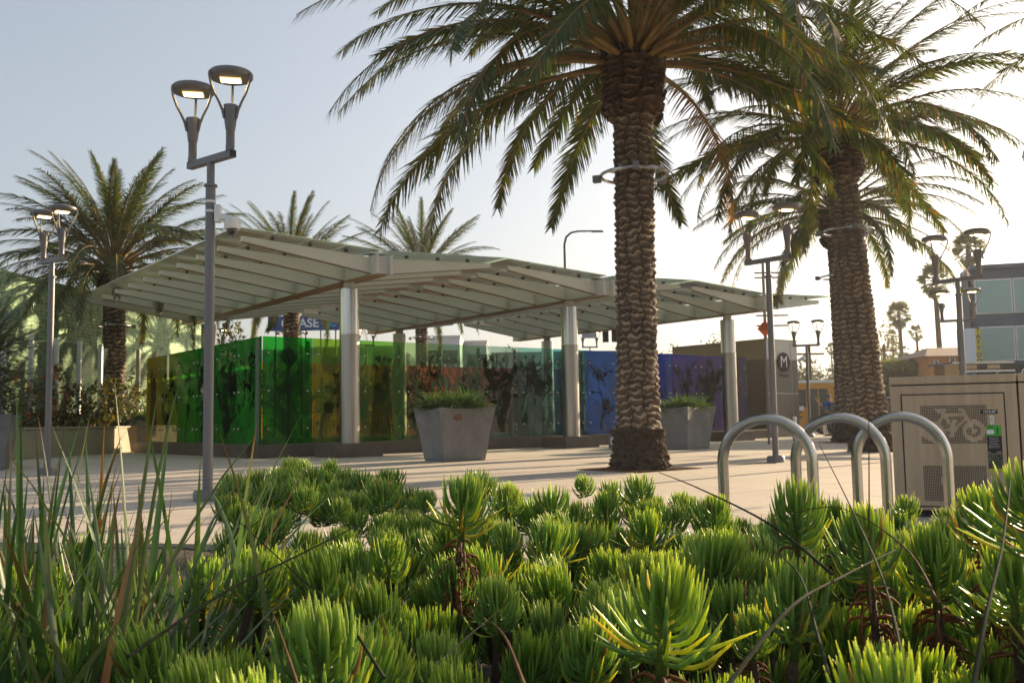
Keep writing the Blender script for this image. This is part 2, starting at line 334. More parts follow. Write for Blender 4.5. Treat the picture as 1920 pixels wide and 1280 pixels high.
# turn the lathe so that its axis runs along y
button.v = [(x, z+.012, y) for x, y, z in button.v]; button.v = [(x, -y if False else y, z) for x, y, z in button.v]
button_me = button.mesh('standoff', M['steel'], True)
def art(parent, kind, wd, x0, y, seed):
    """dark print on a panel, local x across, z up; thin sheet just in front of the glass"""
    r = random.Random(seed); a = MB(); z0, z1 = HB+.15, HT-.25; cx = x0+wd/2
    def poly(pts): a.add([(px_, y, pz_) for px_, pz_ in pts], [tuple(range(len(pts)))])
    def strip(p, q, wv):
        d = (Vector(q)-Vector(p)); nn = Vector((-d.y, d.x)).normalized()*wv/2
        poly([(p[0]+nn.x, p[1]+nn.y), (p[0]-nn.x, p[1]-nn.y), (q[0]-nn.x, q[1]-nn.y), (q[0]+nn.x, q[1]+nn.y)])
    def blob(bx, bz, rad, n=18, j=.35):
        poly([(bx+rad*(1-j*r.random())*math.cos(2*math.pi*i/n), bz+rad*(1-j*r.random())*math.sin(2*math.pi*i/n)) for i in range(n)])
    def vine(p, ang, ln, wv, dep):
        for i in range(10):
            q = (p[0]+math.cos(ang)*ln/10, p[1]+math.sin(ang)*ln/10)
            if not (x0+.03 < q[0] < x0+wd-.03 and z0 < q[1] < z1): break
            strip(p, q, wv*(1-i/14)); p = q; ang += r.uniform(-.35, .35)
            if dep and r.random() < .35: vine(p, ang+r.choice((-1, 1))*.8, ln*.5, wv*.6, dep-1)
            if r.random() < .25: blob(p[0], p[1], wv*r.uniform(1, 1.8), 9)
    if kind == 'chevron':
        for sx in (-1, 1):
            k = z0+.1
            while k < z1-.35:
                strip((cx+sx*.06, k+.0), (cx+sx*.36, k+.18), .035); k += .075
            strip((cx+sx*.40, z0+.05), (cx+sx*.40, z1-.1), .07)
        strip((cx, z0), (cx, z1), .09); blob(cx, z1-.3, .3); blob(cx-.1, z0+1.4, .24)
    elif kind == 'tower':
        for i in range(9):
            q_ = cx-.36+.09*i; strip((q_, z0+.03*i % .1), (cx+(q_-cx)*.55, z0+2.0+.1*r.random()), .055)
        for i in range(16): blob(cx+r.uniform(-.3, .3), z0+1.85+r.random()*.5, r.uniform(.04, .12), 9, .6)
    elif kind == 'figure':
        blob(cx, z0+1.75, .16, 18, .6); blob(cx+.05, z0+1.35, .2, 18, .6); strip((cx+.1, z0+1.3), (cx+.45, z0+.8), .05); strip((cx-.1, z0+1.3), (cx-.4, z0+.6), .05)
        blob(cx+.3, z0+.25, .28); blob(cx-.25, z0+.85, .2); vine((cx, z0+.1), 1.4, 1.6, .05, 1)
    elif kind == 'tree':
        vine((cx, z0), 1.55, 2.4, .22, 2); vine((cx-.1, z0+.2), 1.8, 2.2, .12, 2); vine((cx, z0+1.2), 1.0, 1.4, .08, 2)
        for i in range(8): blob(cx+r.uniform(-.4, .4), z0+r.uniform(1, 2.6), r.uniform(.03, .09), 9)
    elif kind == 'palm':
        vine((cx-.05, z0), 1.57, 2.2, .10, 1)
        for i in range(16):
            an = r.random()*6.28; q_ = r.uniform(.05, .45); blob(cx+q_*math.cos(an), z1-.6+q_*.8*math.sin(an), r.uniform(.05, .13), 9, .7)
        blob(cx+.2, z0+.9, .26)
    else:
        for i in range(5): vine((x0+wd*r.random(), z0+.1+r.random()*1.2), r.uniform(.8, 2.2), r.uniform(.8, 2), r.uniform(.04, .12), 2)
        for i in range(9): blob(x0+.15+(wd-.3)*r.random(), r.uniform(z0+.2, z1-.2), r.uniform(.06, .2), 13, .5)
    # keep inside the sheet
    a.v = [(min(max(p[0], x0+.02), x0+wd-.02), p[1]-.00005*i % .004, min(max(p[2], HB+.03), HT-.03)) for i, p in enumerate(a.v)]
    a.build('artwork', M['art'], parent)
def panel(x0, wd, col, name, side, kind, seed, dots=True, wall=False):
    """side: 0 front wall, 1 left wing, 2 rear wall"""
    f = thing_p = MB(); g = MB(); gm_ = glassmat('glass_%s' % name.replace(' ', '_'), col, refl=.9 if side == 2 else .45, smoky=((.10 if seed < 103 else .03) if seed < 108 else .36) if side == 0 else (.30 if side == 1 else .6))
    g.box((wd/2, 0, (HB+HT)/2), (wd-.016, .02, HT-HB-.01))
    o = g.build('glass_panel', gm_, enc); tag(o, name+' glass panel')
    if side == 0: o.location = (x0, 0, 0)
    elif side == 1: o.location = (0, x0+wd, 0); o.rotation_euler = (0, 0, -math.pi/2)
    else: o.location = (x0, LD, 0)
    if kind: art(o, kind, wd-.02, .01, -.022, seed)
    if dots:
        for z in (.78, 1.83, 2.88):
            for x in (.17, wd-.17):
                q = link('standoff', button_me, o); q.location = (x, -.01, z)
            pass
    return o
kinds = ['chevron', 'figure', 'tower', 'rings', 'figure', 'tree', 'mix', 'figure', 'palm', 'mix', 'figure', 'mix', 'tree', None]
cn = ['emerald green', 'yellow green', 'leaf green', 'sea green', 'pale jade', 'grey teal', 'teal', 'dark teal', 'azure blue', 'blue', 'deep blue', 'indigo', 'violet', 'dark violet']
for i in range(14): panel(.02+1.5*i, 1.5, RC[i], cn[i], 0, kinds[i], 100+i)
cl = ['bright green', 'mid green', 'bottle green', 'olive green', 'moss', 'yellow']
ws = [1.7, 1.68, 1.68, 1.68, 1.68, 1.68]; s0 = .02
for i in range(6): panel(s0, ws[i], LC[i], cl[i], 1, ['mix', 'tree', 'mix', 'palm', 'mix', 'tower'][i], 200+i); s0 += ws[i]
cb = ['gold', 'amber', 'orange', 'deep orange', 'tangerine', 'burnt orange', 'orange red', 'vermilion', 'red', 'crimson', 'wine', 'plum', 'magenta', 'purple']
for i in range(14): panel(.02+1.5*i, 1.5, BC[i], cb[i], 2, ['mix', 'tree'][i % 2], 300+i, dots=False)
for i in range(15):
    MB().box((0, .12, 1.62+.18), (.10, .05, 2.9)).build('support_post', M['post_green'], enc, loc=(.02+1.5*i-.09, 0, 0))
for i in range(14):
    MB().box((0, 0, 1.55), (.09, .05, 2.4)).build('support_post', M['post_green'], enc, loc=(.02+1.5*i+.8, LD-.14, 0))
for i in range(6):
    MB().box((0, 0, 1.8), (.05, .10, 2.9)).build('support_post', M['post_green'], enc, loc=(.12, 1.7*(i+1)-.1, 0))
b = MB()
for z in (1.35, 2.05): b.tube([(.3, LD-.3, z), (LW-.3, LD-.3, z)], .025, 6)
b.build('handrail', M['steel'], enc)
MB().box((LW/2, LD/2, .012), (LW-1, LD-.6, .012)).build('landing_floor', M['asphalt'], enc)
# column plinths
# ------------------------------------------------------------------ canopy: three butterfly modules
cols = [G(655, 852)+Vector((0, 0, 0))]
CB = Vector((-4.42, 25.45, 0)); SP = 8.0
can = thing('station_canopy', 'white steel canopy of tapered ribs carrying frosted glass over the plaza', 'canopy', CB, ANG)
ZB0, ZB1 = 4.74, 5.20; YA, YB = -1.75, 12.9
plane = lambda x: 5.30 + .045*abs(x)
for k in range(3):
    bx = SP*k
    b = MB()      # box beam with a lower flange
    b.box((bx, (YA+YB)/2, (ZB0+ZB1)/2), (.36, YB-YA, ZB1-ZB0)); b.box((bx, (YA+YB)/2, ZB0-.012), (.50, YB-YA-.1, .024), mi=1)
    b.box((bx-.21, YA+.10, (ZB0+ZB1)/2-.01), (.06, .5, .50)); b.box((bx+.21, YA+.10, (ZB0+ZB1)/2-.01), (.06, .5, .50))
    b.box((bx, YA+.35, ZB1+.09), (.5, .42, .03)); b.box((bx, YA+.35, ZB1+.035), (.14, .3, .08))
    b.build('main_beam', [M['beam'], M['beam_edge']], can, bevel=.006)
    for yy in (0, 10.55):
        c = MB(); c.lathe([(.27, HB-.01 if yy == 0 else 0), (.27, 3.30)], 40); c.build('column', M['steel_low'], can, smooth=True, loc=(bx, yy, 0)) if False else None
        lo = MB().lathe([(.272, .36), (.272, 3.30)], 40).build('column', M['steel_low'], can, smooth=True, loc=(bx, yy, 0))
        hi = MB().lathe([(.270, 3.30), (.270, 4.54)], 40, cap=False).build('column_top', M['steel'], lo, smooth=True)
        MB().lathe([(.16, 4.54), (.16, 4.72)], 24).build('column_collar', M['beam'], lo, smooth=True)
        if yy == 0: MB().box((bx, 0.05, .178), (1.45, 1.15, .356)).build('column_plinth', M['plinth'], can, bevel=.01)
    for j in range(10):
        y = -1.5+1.5*j
        for sgn in (-1, 1):
            if k == 2 and sgn > 0 and False: continue
            r = MB(); x0 = .18; x1 = 3.68; th = .03
            pz0 = plane(.2)-.10; pz1 = plane(x1)-.10
            pf = [(sgn*x0, ZB0+.02), (sgn*x1, pz1-.13), (sgn*x1, pz1), (sgn*x0, ZB1-.02)]
            if sgn < 0: pf = pf[::-1]
            r.prism(pf, y-.05, y+.05)
            lo_ = [(sgn*x0, ZB0+.02), (sgn*x1, pz1-.13)]
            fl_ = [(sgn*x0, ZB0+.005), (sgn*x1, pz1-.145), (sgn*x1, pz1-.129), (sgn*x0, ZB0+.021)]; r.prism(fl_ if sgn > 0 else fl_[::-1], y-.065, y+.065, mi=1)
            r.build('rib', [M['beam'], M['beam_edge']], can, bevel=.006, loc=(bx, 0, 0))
    # clips under the glass
    c = MB(); cm = MB().box((0, 0, 0), (.07, .08, .07)).mesh('glass_clip', M['metal_dark'])
    for j in range(10):
        for sgn in (-1, 1):
            for xx in (.9, 1.9, 2.9):
                zt = plane(xx); pp_ = (bx+sgn*xx, -1.5+1.5*j, zt-.05)
                if k == 0 or (k == 1 and j < 6): q_ = link('glass_clip', cm, can); q_.location = pp_
                else: c.box(pp_, (.07, .08, .07))
    if c.v: tag(c.build('glass_clips', M['metal_dark'], can), None, kind='stuff')
    for sgn in (-1, 1):
        g = MB(); nx, ny = 4, 10
        for i in range(nx):
            for j in range(ny):
                xa, xb = .12+i*.97, .12+(i+1)*.97-.014; ya, yb = -1.95+j*1.5, -1.95+(j+1)*1.5-.014
                za, zb = plane(xa), plane(xb); t_ = .022
                vs = [(bx+sgn*xa, ya, za), (bx+sgn*xb, ya, zb), (bx+sgn*xb, yb, zb), (bx+sgn*xa, yb, za)]
                vs += [(x, y, z+t_) for x, y, z in vs]
                g.add(vs, [(0, 3, 2, 1), (4, 5, 6, 7), (0, 1, 5, 4), (1, 2, 6, 5), (2, 3, 7, 6), (3, 0, 4, 7)])
        g.build('roof_glass', M['cglass'], can)
# ------------------------------------------------------------------ elevator house and pylon
ev = thing('elevator_house', 'steel and bronze clad elevator house with an M emblem ending the glass wall', 'station building', W(22.3, 0), ANG)
EW, ED, EH = 2.25, 5.2, 4.12
MB().box((EW/2+.012, ED/2+.012, EH/2), (EW-.024, ED-.024, EH)).build('wall', M['bronze'], ev)
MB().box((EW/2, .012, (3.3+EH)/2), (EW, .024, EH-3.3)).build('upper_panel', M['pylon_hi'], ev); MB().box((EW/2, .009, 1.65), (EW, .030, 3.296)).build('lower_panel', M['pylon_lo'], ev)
MB().box((.009, ED/2+.04, 1.65), (.024, ED-.1, 3.296)).build('side_panel', mat('dark_side', (.13, .105, .075), .4, .5, var=.1), ev)  # side wall darker up to the height of the glass
MB().box((EW/2, ED/2, EH+.02), (EW+.04, ED+.04, .04)).build('roof', M['bronze'], ev)
b = MB(); b.box((EW/2, -.010, 1.85), (EW, .008, .035))
for x in (.42, EW-.45): b.box((x, -.011, EH/2), (.022, .010, EH-.1))
b.build('panel_joint', M['pylon_hi'], ev)
d = MB().lathe([(.42, 0), (.42, .03)], 40); d.v = [(x, -z-.017, y) for x, y, z in d.v]
em = d.build('emblem', M['black'], ev, loc=(1.22, 0, 3.19))
text('M', .68, (0, -.055, -.0), (R(90), 0, 0), M['white'], em)
text('Metro', .26, (1.22, -.022, 2.62), (R(90), 0, 0), M['black'], ev)
# ------------------------------------------------------------------ double headed plaza lamps
arm_ctrl = [(.080, .40), (.105, .50), (.155, .60), (.215, .70), (.258, .81), (.276, .90), (.268, .955)]
def make_head():
    ms = {}
    m = MB(); m.box((0, 0, .03), (.10, .10, .06)); m.lathe([(.052, .06), (.052, .26), (.058, .27), (.062, .30), (.088, .50), (.092, .56), (.086, .575)], 20); ms['riser'] = m.mesh('riser', M['metal_grey'], True)
    m = MB()
    for k in range(3):
        a = math.pi/2 + k*2*math.pi/3
        pts = [(r*math.cos(a), r*math.sin(a), z) for r, z in arm_ctrl]
        m.tube(pts, [.017, .017, .015, .015, .015, .015, .015], 6)
    ms['bracket_arms'] = m.mesh('bracket_arms', M['metal_grey'], True)
    m = MB(); m.lathe([(.20, .90), (.255, .915), (.268, .935), (.268, .965), (.25, .99), (.17, 1.02), (.05, 1.035)], 36); ms['lamp_disc'] = m.mesh('lamp_disc', M['metal_grey'], True)
    m = MB(); m.box((0, 0, .894), (.25, .17, .012)); ms['lens_frame'] = m.mesh('lens_frame', M['ledrim'])
    m = MB()
    for i in range(8):
        for j in range(5): m.box((-.098+.028*i, -.056+.028*j, .885), (.022, .022, .008))
    ms['led_panel'] = m.mesh('led_panel', M['led'])
    for me in ms.values():
        try: me.set_sharp_from_angle(angle=R(35))
        except Exception: pass
    return ms
HEAD = make_head()
def lamp(loc, bar, label, h=4.05, headturn=0, cctv=None, band=False, bare=False):
    """bar: vector of the crossbar (from left end to right end)"""
    L_ = math.hypot(*bar); a = math.atan2(bar[1], bar[0])
    t = thing('street_lamp', label, 'street lamp', loc, 0, 'double headed lamps on the plaza')
    m = MB(); m.lathe([(.17, 0), (.17, .10), (.15, .125), (.10, .13)], 24); m.box((0, -.15, .07), (.11, .06, .13)); m.build('base_shoe', M['metal_grey'], t, smooth=True)
    m = MB(); m.lathe([(.060, .12), (.060, h-.30), (.082, h-.295), (.082, h-.27), (.048, h-.265), (.048, h)], 20); m.build('pole', M['metal_grey'], t, smooth=True)
    m = MB(); m.box((0, 0, h+.045), (L_+.10, .09, .09), rz=a); m.build('crossbar', M['metal_grey'], t, bevel=.006)
    for s_ in (-1, 1): MB().box(((L_/2+.055)*s_*math.cos(a), (L_/2+.055)*s_*math.sin(a), h+.045), (.012, .086, .086), rz=a).build('end_cap', M['black'], t)
    for s_ in (-1, 1):
        rz = headturn
        rs = link('riser', HEAD['riser'], t); rs.location = (s_*L_/2*math.cos(a), s_*L_/2*math.sin(a), h+.075); rs.rotation_euler = (0, 0, rz)
        link('bracket_arms', HEAD['bracket_arms'], rs)
        dsk = link('lamp_disc', HEAD['lamp_disc'], rs); link('lens_frame', HEAD['lens_frame'], dsk); link('led_panel', HEAD['led_panel'], dsk)
    if band:
        m = MB(); m.lathe([(.064, h-.50), (.064, h-.47)], 20); m.lathe([(.064, h-.62), (.064, h-.59)], 20); m.build('strap_band', M['white'], t, smooth=True)
    return t
LB = {}
p1 = G(389, 938)
lamp(p1, (.62, -.47), 'nearest twin head lamp with a dome camera strapped to its pole', h=4.14, headturn=R(12), band=True)
p2 = G(88, 890); lamp((p2.x, p2.y, 0), (.55, -.40), 'twin head lamp at the far left beside the potted yucca', h=4.15, headturn=R(40))
p3 = G(1455, 866); lamp((p3.x, p3.y, 0), (.60, -.70), 'twin head lamp rising behind the first bike rack in front of the middle palm', h=3.95, headturn=R(20))
q = P(1785, 520, 20.5); lamp((q.x+.12, q.y, 0), (.60, -.72), 'twin head lamp behind the bike locker, the taller looking of the two there', h=q.z-.1, headturn=R(20))
q = P(1776, 598, 31.0); lamp((q.x+.35, q.y, 0), (.86, -.37), 'smaller twin head lamp behind the bike locker, partly hidden by the taller one', h=q.z-.1)
q = P(1505, 645, 39.0); l6 = lamp((q.x+.15, q.y, 0), (.90, -.35), 'distant twin head lamp by the yellow bus with a bullet camera on its pole', h=q.z-.1, headturn=R(30))
q = P(687, 648, 58.0); lamp((q.x, q.y, -.15), (.8, .5), 'small distant twin head lamp seen above the green glass beside the front column', h=q.z+.15)
q = P(1106, 652, 60.0); lamp((q.x, q.y, -.15), (.9, .1), 'small distant twin head lamp seen beside the traffic light', h=q.z+.15)
q = P(409, 650, 50.0); lamp((q.x, q.y, -.15), (.4, .7), 'small distant twin head lamp behind the nearest lamp pole', h=q.z+.1)
# dome camera on the nearest lamp
dc = thing('security_camera', 'white dome security camera hanging from a bracket on the nearest lamp pole', 'security camera', (p1.x, p1.y, 0))
m = MB(); m.box((.10, -.02, 3.50), (.07, .10, .22)); m.box((.20, -.03, 3.45), (.18, .06, .07), M=Matrix.Rotation(R(12), 4, 'Y')); m.build('bracket', M['white'], dc, bevel=.01)
m = MB(); m.lathe([(.04, 3.43), (.10, 3.41), (.105, 3.33), (.095, 3.30)], 24, (.29, -.04, 0)); m.build('housing', M['white'], dc, smooth=True)
m = MB(); m.lathe([(.072, 3.30), (.07, 3.26), (.05, 3.22), (.0, 3.20)], 20, (.29, -.04, 0), cap=False); m.build('dome', M['darkglass'], dc, smooth=True)
bc = thing('security_camera', 'small white bullet camera on the distant lamp pole by the yellow bus', 'security camera', l6.location)
m = MB(); m.box((-.24, -.1, 3.25), (.34, .12, .13), M=Matrix.Rotation(R(-35), 4, 'Y')); m.build('housing', M['white'], bc, bevel=.01)
MB().tube([(-.05, -.05, 3.42), (-.2, -.08, 3.32)], .02, 6).build('bracket', M['metal_grey'], bc)
# ------------------------------------------------------------------ planters
def strap_leaves(mb, c, nleaf, ln, wd, cols_, el=(10, 80), droop=1.3, seg=5, seed=0, fold=.3):
    r = random.Random(seed)
    for i in range(nleaf):
        az = r.random()*2*math.pi; e = R(r.uniform(*el)); l = ln*r.uniform(.6, 1.1); wv = wd*r.uniform(.7, 1.2); dr = droop*r.uniform(.5, 1.2)
        p = Vector((c[0]+r.uniform(-1, 1)*c[3], c[1]+r.uniform(-1, 1)*c[3], c[2])); col = r.choice(cols_); col = tuple(x*r.uniform(.8, 1.2) for x in col)+(1,)
        side = Vector((-math.sin(az), math.cos(az), 0)); vs = []; a = e
        for k in range(seg+1):
            t = k/seg; prof = (1-t**2.2)*(.6+.4*min(1, t*4))
            up = Vector((0, 0, 1))
            vs += [p-side*wv*prof/2, p+Vector((0, 0, -fold*wv*prof)), p+side*wv*prof/2]
            p = p+Vector((math.cos(az)*math.cos(a), math.sin(az)*math.cos(a), math.sin(a)))*l/seg; a -= dr/seg
        fs = []
        for k in range(seg): fs += [(3*k, 3*k+1, 3*k+4, 3*k+3), (3*k+1, 3*k+2, 3*k+5, 3*k+4)]
        mb.add(vs, fs, 0, col)
def planter(loc, rz, w0, w1, h, label, plabel, pname, leafargs, num=None, seed=0):
    t = thing('planter', label, 'planter', loc, rz, 'large tapered concrete planters')
    nseg = 8; levels = [(0, 0), (.02, .03), (.35, .5), (.97, 1.0), (1, 1.0)]; m = MB()
    ring = []
    def square(hw, wob, z):
        pts = []
        for sidx in range(4):
            for k in range(nseg):
                u = -1+2*k/nseg
                inward = (1-u*u)*wob*hw*.16
                x, y = u*hw, -hw+inward
                a = sidx*math.pi/2; dz = -(1-u*u)*.035 if z > h*.9 else 0
                pts.append((x*math.cos(a)-y*math.sin(a), x*math.sin(a)+y*math.cos(a), z+dz))
        return pts
    prof = [(w0*.97, 0), (w0, .03), (w0+(w1-w0)*.45, h*.5), (w1, h-.02), (w1*.985, h), (w1*.90, h), (w1*.86, h-.12)]
    vs = []
    for hw, z in prof: vs += square(hw/2, .4 if z < .1 else 1.0, z)
    nn = 4*nseg
    fs = [(i*nn+j, i*nn+(j+1) % nn, (i+1)*nn+(j+1) % nn, (i+1)*nn+j) for i in range(len(prof)-1) for j in range(nn)]
    fs += [tuple(range(nn-1, -1, -1))]
    m.add(vs, fs); o = m.build('pot', M['planter'], t); 
    s_ = MB().add(square(w1*.87/2, 1, h-.10), [tuple(range(nn))]); s_.build('soil', M['soil'], t)
    if num: text(num, .22, (-.30*w1*.5, -.60, h-.24), (R(90-9), 0, 0), mat('rust_paint', (.24, .10, .055), .9, var=.3, vscale=20), t, ext=.006)
    pt = thing(pname, plabel, 'plant', loc, rz)
    mb = MB(); mb.cc = True
    for a in leafargs: strap_leaves(mb, *a[:2], **a[2])
    mb.build('leaves', M['blade'], pt, smooth=True)
    return t
gcol = [(.07, .15, .045), (.09, .17, .06), (.14, .20, .07), (.06, .12, .045)]
a1 = G(848, 866)
def clump(w1, h, n, ln, seed, droop=1.6):
    r = random.Random(seed); out = []
    for i in range(n):
        out.append(((r.uniform(-1, 1)*w1*.36, r.uniform(-1, 1)*w1*.36, h-.1, .05), 44, dict(ln=ln*r.uniform(.6, 1), wd=.046, cols_=gcol, el=(15, 85), droop=droop, seed=seed*50+i)))
    return out
planter((a1.x, a1.y+.85, 0), R(30), 1.05, 1.42, 1.22, 'grey concrete planter marked 40 standing in front of the green glass', 'clump of arching strap leaves growing in the planter marked 40', 'strap_leaf_plant', clump(1.4, 1.22, 24, .86, 3), num='40')
a2 = G(1291, 843)
planter((a2.x, a2.y+.9, 0), R(45), 1.08, 1.42, 1.20, 'grey concrete planter to the right of the nearest palm trunk', 'low strap leaf clump growing in the planter behind the nearest palm', 'strap_leaf_plant', clump(1.4, 1.2, 22, .74, 4))
a3 = G(-78, 884)
ycol = [(.10, .13, .075), (.08, .11, .06), (.15, .17, .10)]
planter((a3.x, a3.y+.8, 0), R(20), 1.05, 1.45, 1.25, 'dark planter at the left edge of the plaza holding the spiky yucca', 'large spiky yucca with stiff pointed leaves at the left edge', 'yucca', [((0, 0, 1.3+.22*k, .08), 42, dict(ln=1.75, wd=.10, cols_=ycol, el=(-25, 75), droop=.35, seed=60+k, fold=.15)) for k in range(9)])
a4 = P(268, 845, 35)
planter((a4.x, a4.y, 0), R(20), .9, 1.25, 1.2, 'dark planter half hidden by the yellow end of the glass wall', 'bushy strap leaf plant in the planter behind the yellow glass', 'strap_leaf_plant', clump(1.25, 1.2, 12, .6, 6))
# ------------------------------------------------------------------ palms
def frond_mesh(name, L, D, seed, npair=108, ll=.60, dry=0, lw=.027, detail=3):
    r = random.Random(seed); mb = MB(); mb.cc = True
    K = 26; pts = []; p = Vector((0, 0, 0)); a = 0; side_bend = r.uniform(-.12, .12)
    angs = []
    for k in range(K+1):
        pts.append(p.copy()); s = k/K; a = -D*s**1.25; b = side_bend*s
        angs.append((a, b)); p = p+Vector((math.cos(a)*math.cos(b), math.sin(b), math.sin(a)))*L/K
    rad = [max(.006, .045*(1-s/K)**1.6+.006) for s in range(K+1)]
    mb.tube(pts, rad, 5, 1)
    for i in range(npair):
        s = .17+.83*(i/npair)**.95; f = s*K; k = min(int(f), K-1); u = f-k
        base = pts[k].lerp(pts[k+1], u); T = (pts[k+1]-pts[k]).normalized(); Sd = Vector((0, 1, 0)); Nn = T.cross(Sd)*-1
        Sd = Nn.cross(T)*-1 if False else Sd
        prof = min(1, (s-.12)/.18)*(1-.62*max(0, (s-.55)/.45)**1.5)
        l = ll*prof
        for sg in (-1, 1):
            fw = .62+.5*s+r.uniform(-.16, .16); v = .30+r.uniform(-.30, .30)
            d = (T*fw+Sd*sg*(.78-.2*s)+Nn*v).normalized(); ls = l*r.uniform(.85, 1.1)
            wv = Nn.cross(d).normalized(); w_ = lw*(.7+.4*prof)
            br = r.uniform(.75, 1.25)
            c1 = (.062*br, .098*br, .028*br); c2 = (.085*br, .095*br, .035*br)
            if r.random() < .06+dry: c1 = (.22*br, .13*br, .045*br)
            vs = []; q = base.copy(); dd = d.copy()
            for j in range(detail+1):
                t = j/detail; ww = w_*(1-t**1.8)*.5+.0015
                vs += [q-wv*ww, q+wv*ww]; q = q+dd*ls/detail; dd = (dd+Vector((0, 0, -.13))).normalized()
            mb.add(vs, [(2*j, 2*j+1, 2*j+3, 2*j+2) for j in range(detail)], 0, (*c1, 1))
    return mb.mesh(name, [M['frond'], M['stalk']], True)
FR = {}
for di, D in enumerate((.6, .92, 1.22, 1.5)):
    FR[di] = [frond_mesh('frond', 4.9, D, 10*di+j, dry=.01 if di < 3 else .04) for j in range(3)]
FRD = [frond_mesh('frond', 4.6, 1.1, 90+j, npair=56, dry=.9) for j in range(2)]
def palm_trunk(H, r0, lean, seed, rows_h=.125, na=72, boot=True, Hp=1.25, dark=1.0):
    r = random.Random(seed); npr = 7; nz = int(H/rows_h)*npr; NC = 9
    zs = np.linspace(0, H, nz+1); th = np.arange(na)/na*2*np.pi
    Z, T = np.meshgrid(zs, th, indexing='ij')
    NC = 9; cell = T/(2*np.pi)*NC+.16*np.sin(Z*7.1+seed)+.10*np.sin(Z*17+T*3); cc_ = np.floor(cell); cu = cell-cc_
    wob = .20*np.sin(T*2+Z*1.9+seed)+.14*np.sin(T*5-Z*3.3)+.10*np.sin(T*13+Z*5)
    rowf = Z/rows_h+wob+(np.sin((cc_ % NC)*78.233)*43.7 % 1.0)*.42+.20*np.sin(Z*4+cc_*2.1)+.10*np.sin(Z*23+T*9)-.17*np.abs(cu-.5)*2*(1+.6*np.sin(cc_*3.1+Z*3))
    row = np.floor(rowf); f = rowf-row
    cid = (cc_ % NC)*37.1+row*11.7
    hsh = np.sin(cid*12.9898)*43758.5453; hsh = hsh-np.floor(hsh)
    edge = np.clip(1-np.abs(cu-.5)*2, 0, 1)
    prof = np.where(f < .72, f/.72, (1-f)/.28)           # swells upward, then cut back
    disp = .052*prof*(.45+.75*edge**.5)*(.75+.5*hsh)+.006*np.sin(T*31+Z*40)
    rad = r0*(1+.10*np.exp(-((Z-1.0)/.9)**2))
    # root flare
    flare = np.exp(-(Z/.33)**2)*.14
    rough = np.where(Z < .72, 1.0, 0.0)
    nse = (np.sin(T*5+Z*9)+np.sin(T*11-Z*17+1)+np.sin(T*23+Z*31)+np.sin(T*41-Z*57))*.012
    # leaf base head
    zb = H-Hp
    head = np.clip((Z-zb)/.30, 0, 1)*np.clip((H+.35-Z)/.5, 0, 1)
    rad = rad+head*.17
    disp = disp*(1+head*1.1)
    rg_ = np.random.RandomState(seed); n1 = rg_.normal(size=Z.shape); n1 = (n1+np.roll(n1, 1, 0)+np.roll(n1, 1, 1)+np.roll(n1, 2, 0))*.012
    disp = np.where(rough > 0, .05+nse*1.6+n1, disp); disp = disp+np.where((Z > .6) & (Z < .78), .03+.02*np.sin(T*9), 0)
    rr = rad+disp+flare
    lx = lean[0]*(Z/H)**1.3; ly = lean[1]*(Z/H)**1.3
    X = rr*np.cos(T)+lx; Y = rr*np.sin(T)+ly
    me = bpy.data.meshes.new('trunk')
    vs = np.stack([X, Y, Z], -1).reshape(-1, 3)
    idx = np.arange((nz+1)*na).reshape(nz+1, na)
    a = idx[:-1]; b_ = np.roll(idx, -1, 1)[:-1]; c_ = np.roll(idx, -1, 1)[1:]; d_ = idx[1:]
    fa = np.stack([a, b_, c_, d_], -1).reshape(-1, 4)
    me.from_pydata(vs.tolist(), [], fa.tolist())
    cut = (f > .62) & (rough < 1)
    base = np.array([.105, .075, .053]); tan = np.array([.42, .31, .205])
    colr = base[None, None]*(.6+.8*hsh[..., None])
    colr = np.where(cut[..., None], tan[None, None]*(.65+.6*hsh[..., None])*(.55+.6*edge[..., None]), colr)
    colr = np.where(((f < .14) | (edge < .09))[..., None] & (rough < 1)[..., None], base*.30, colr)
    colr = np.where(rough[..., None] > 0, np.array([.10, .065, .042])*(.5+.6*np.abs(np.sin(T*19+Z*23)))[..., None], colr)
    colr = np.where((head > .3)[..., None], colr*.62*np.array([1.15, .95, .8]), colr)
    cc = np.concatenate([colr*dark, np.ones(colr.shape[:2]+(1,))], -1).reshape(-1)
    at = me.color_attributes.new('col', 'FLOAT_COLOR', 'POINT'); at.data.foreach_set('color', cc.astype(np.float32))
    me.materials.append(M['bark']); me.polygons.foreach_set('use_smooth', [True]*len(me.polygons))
    me.update(); return me
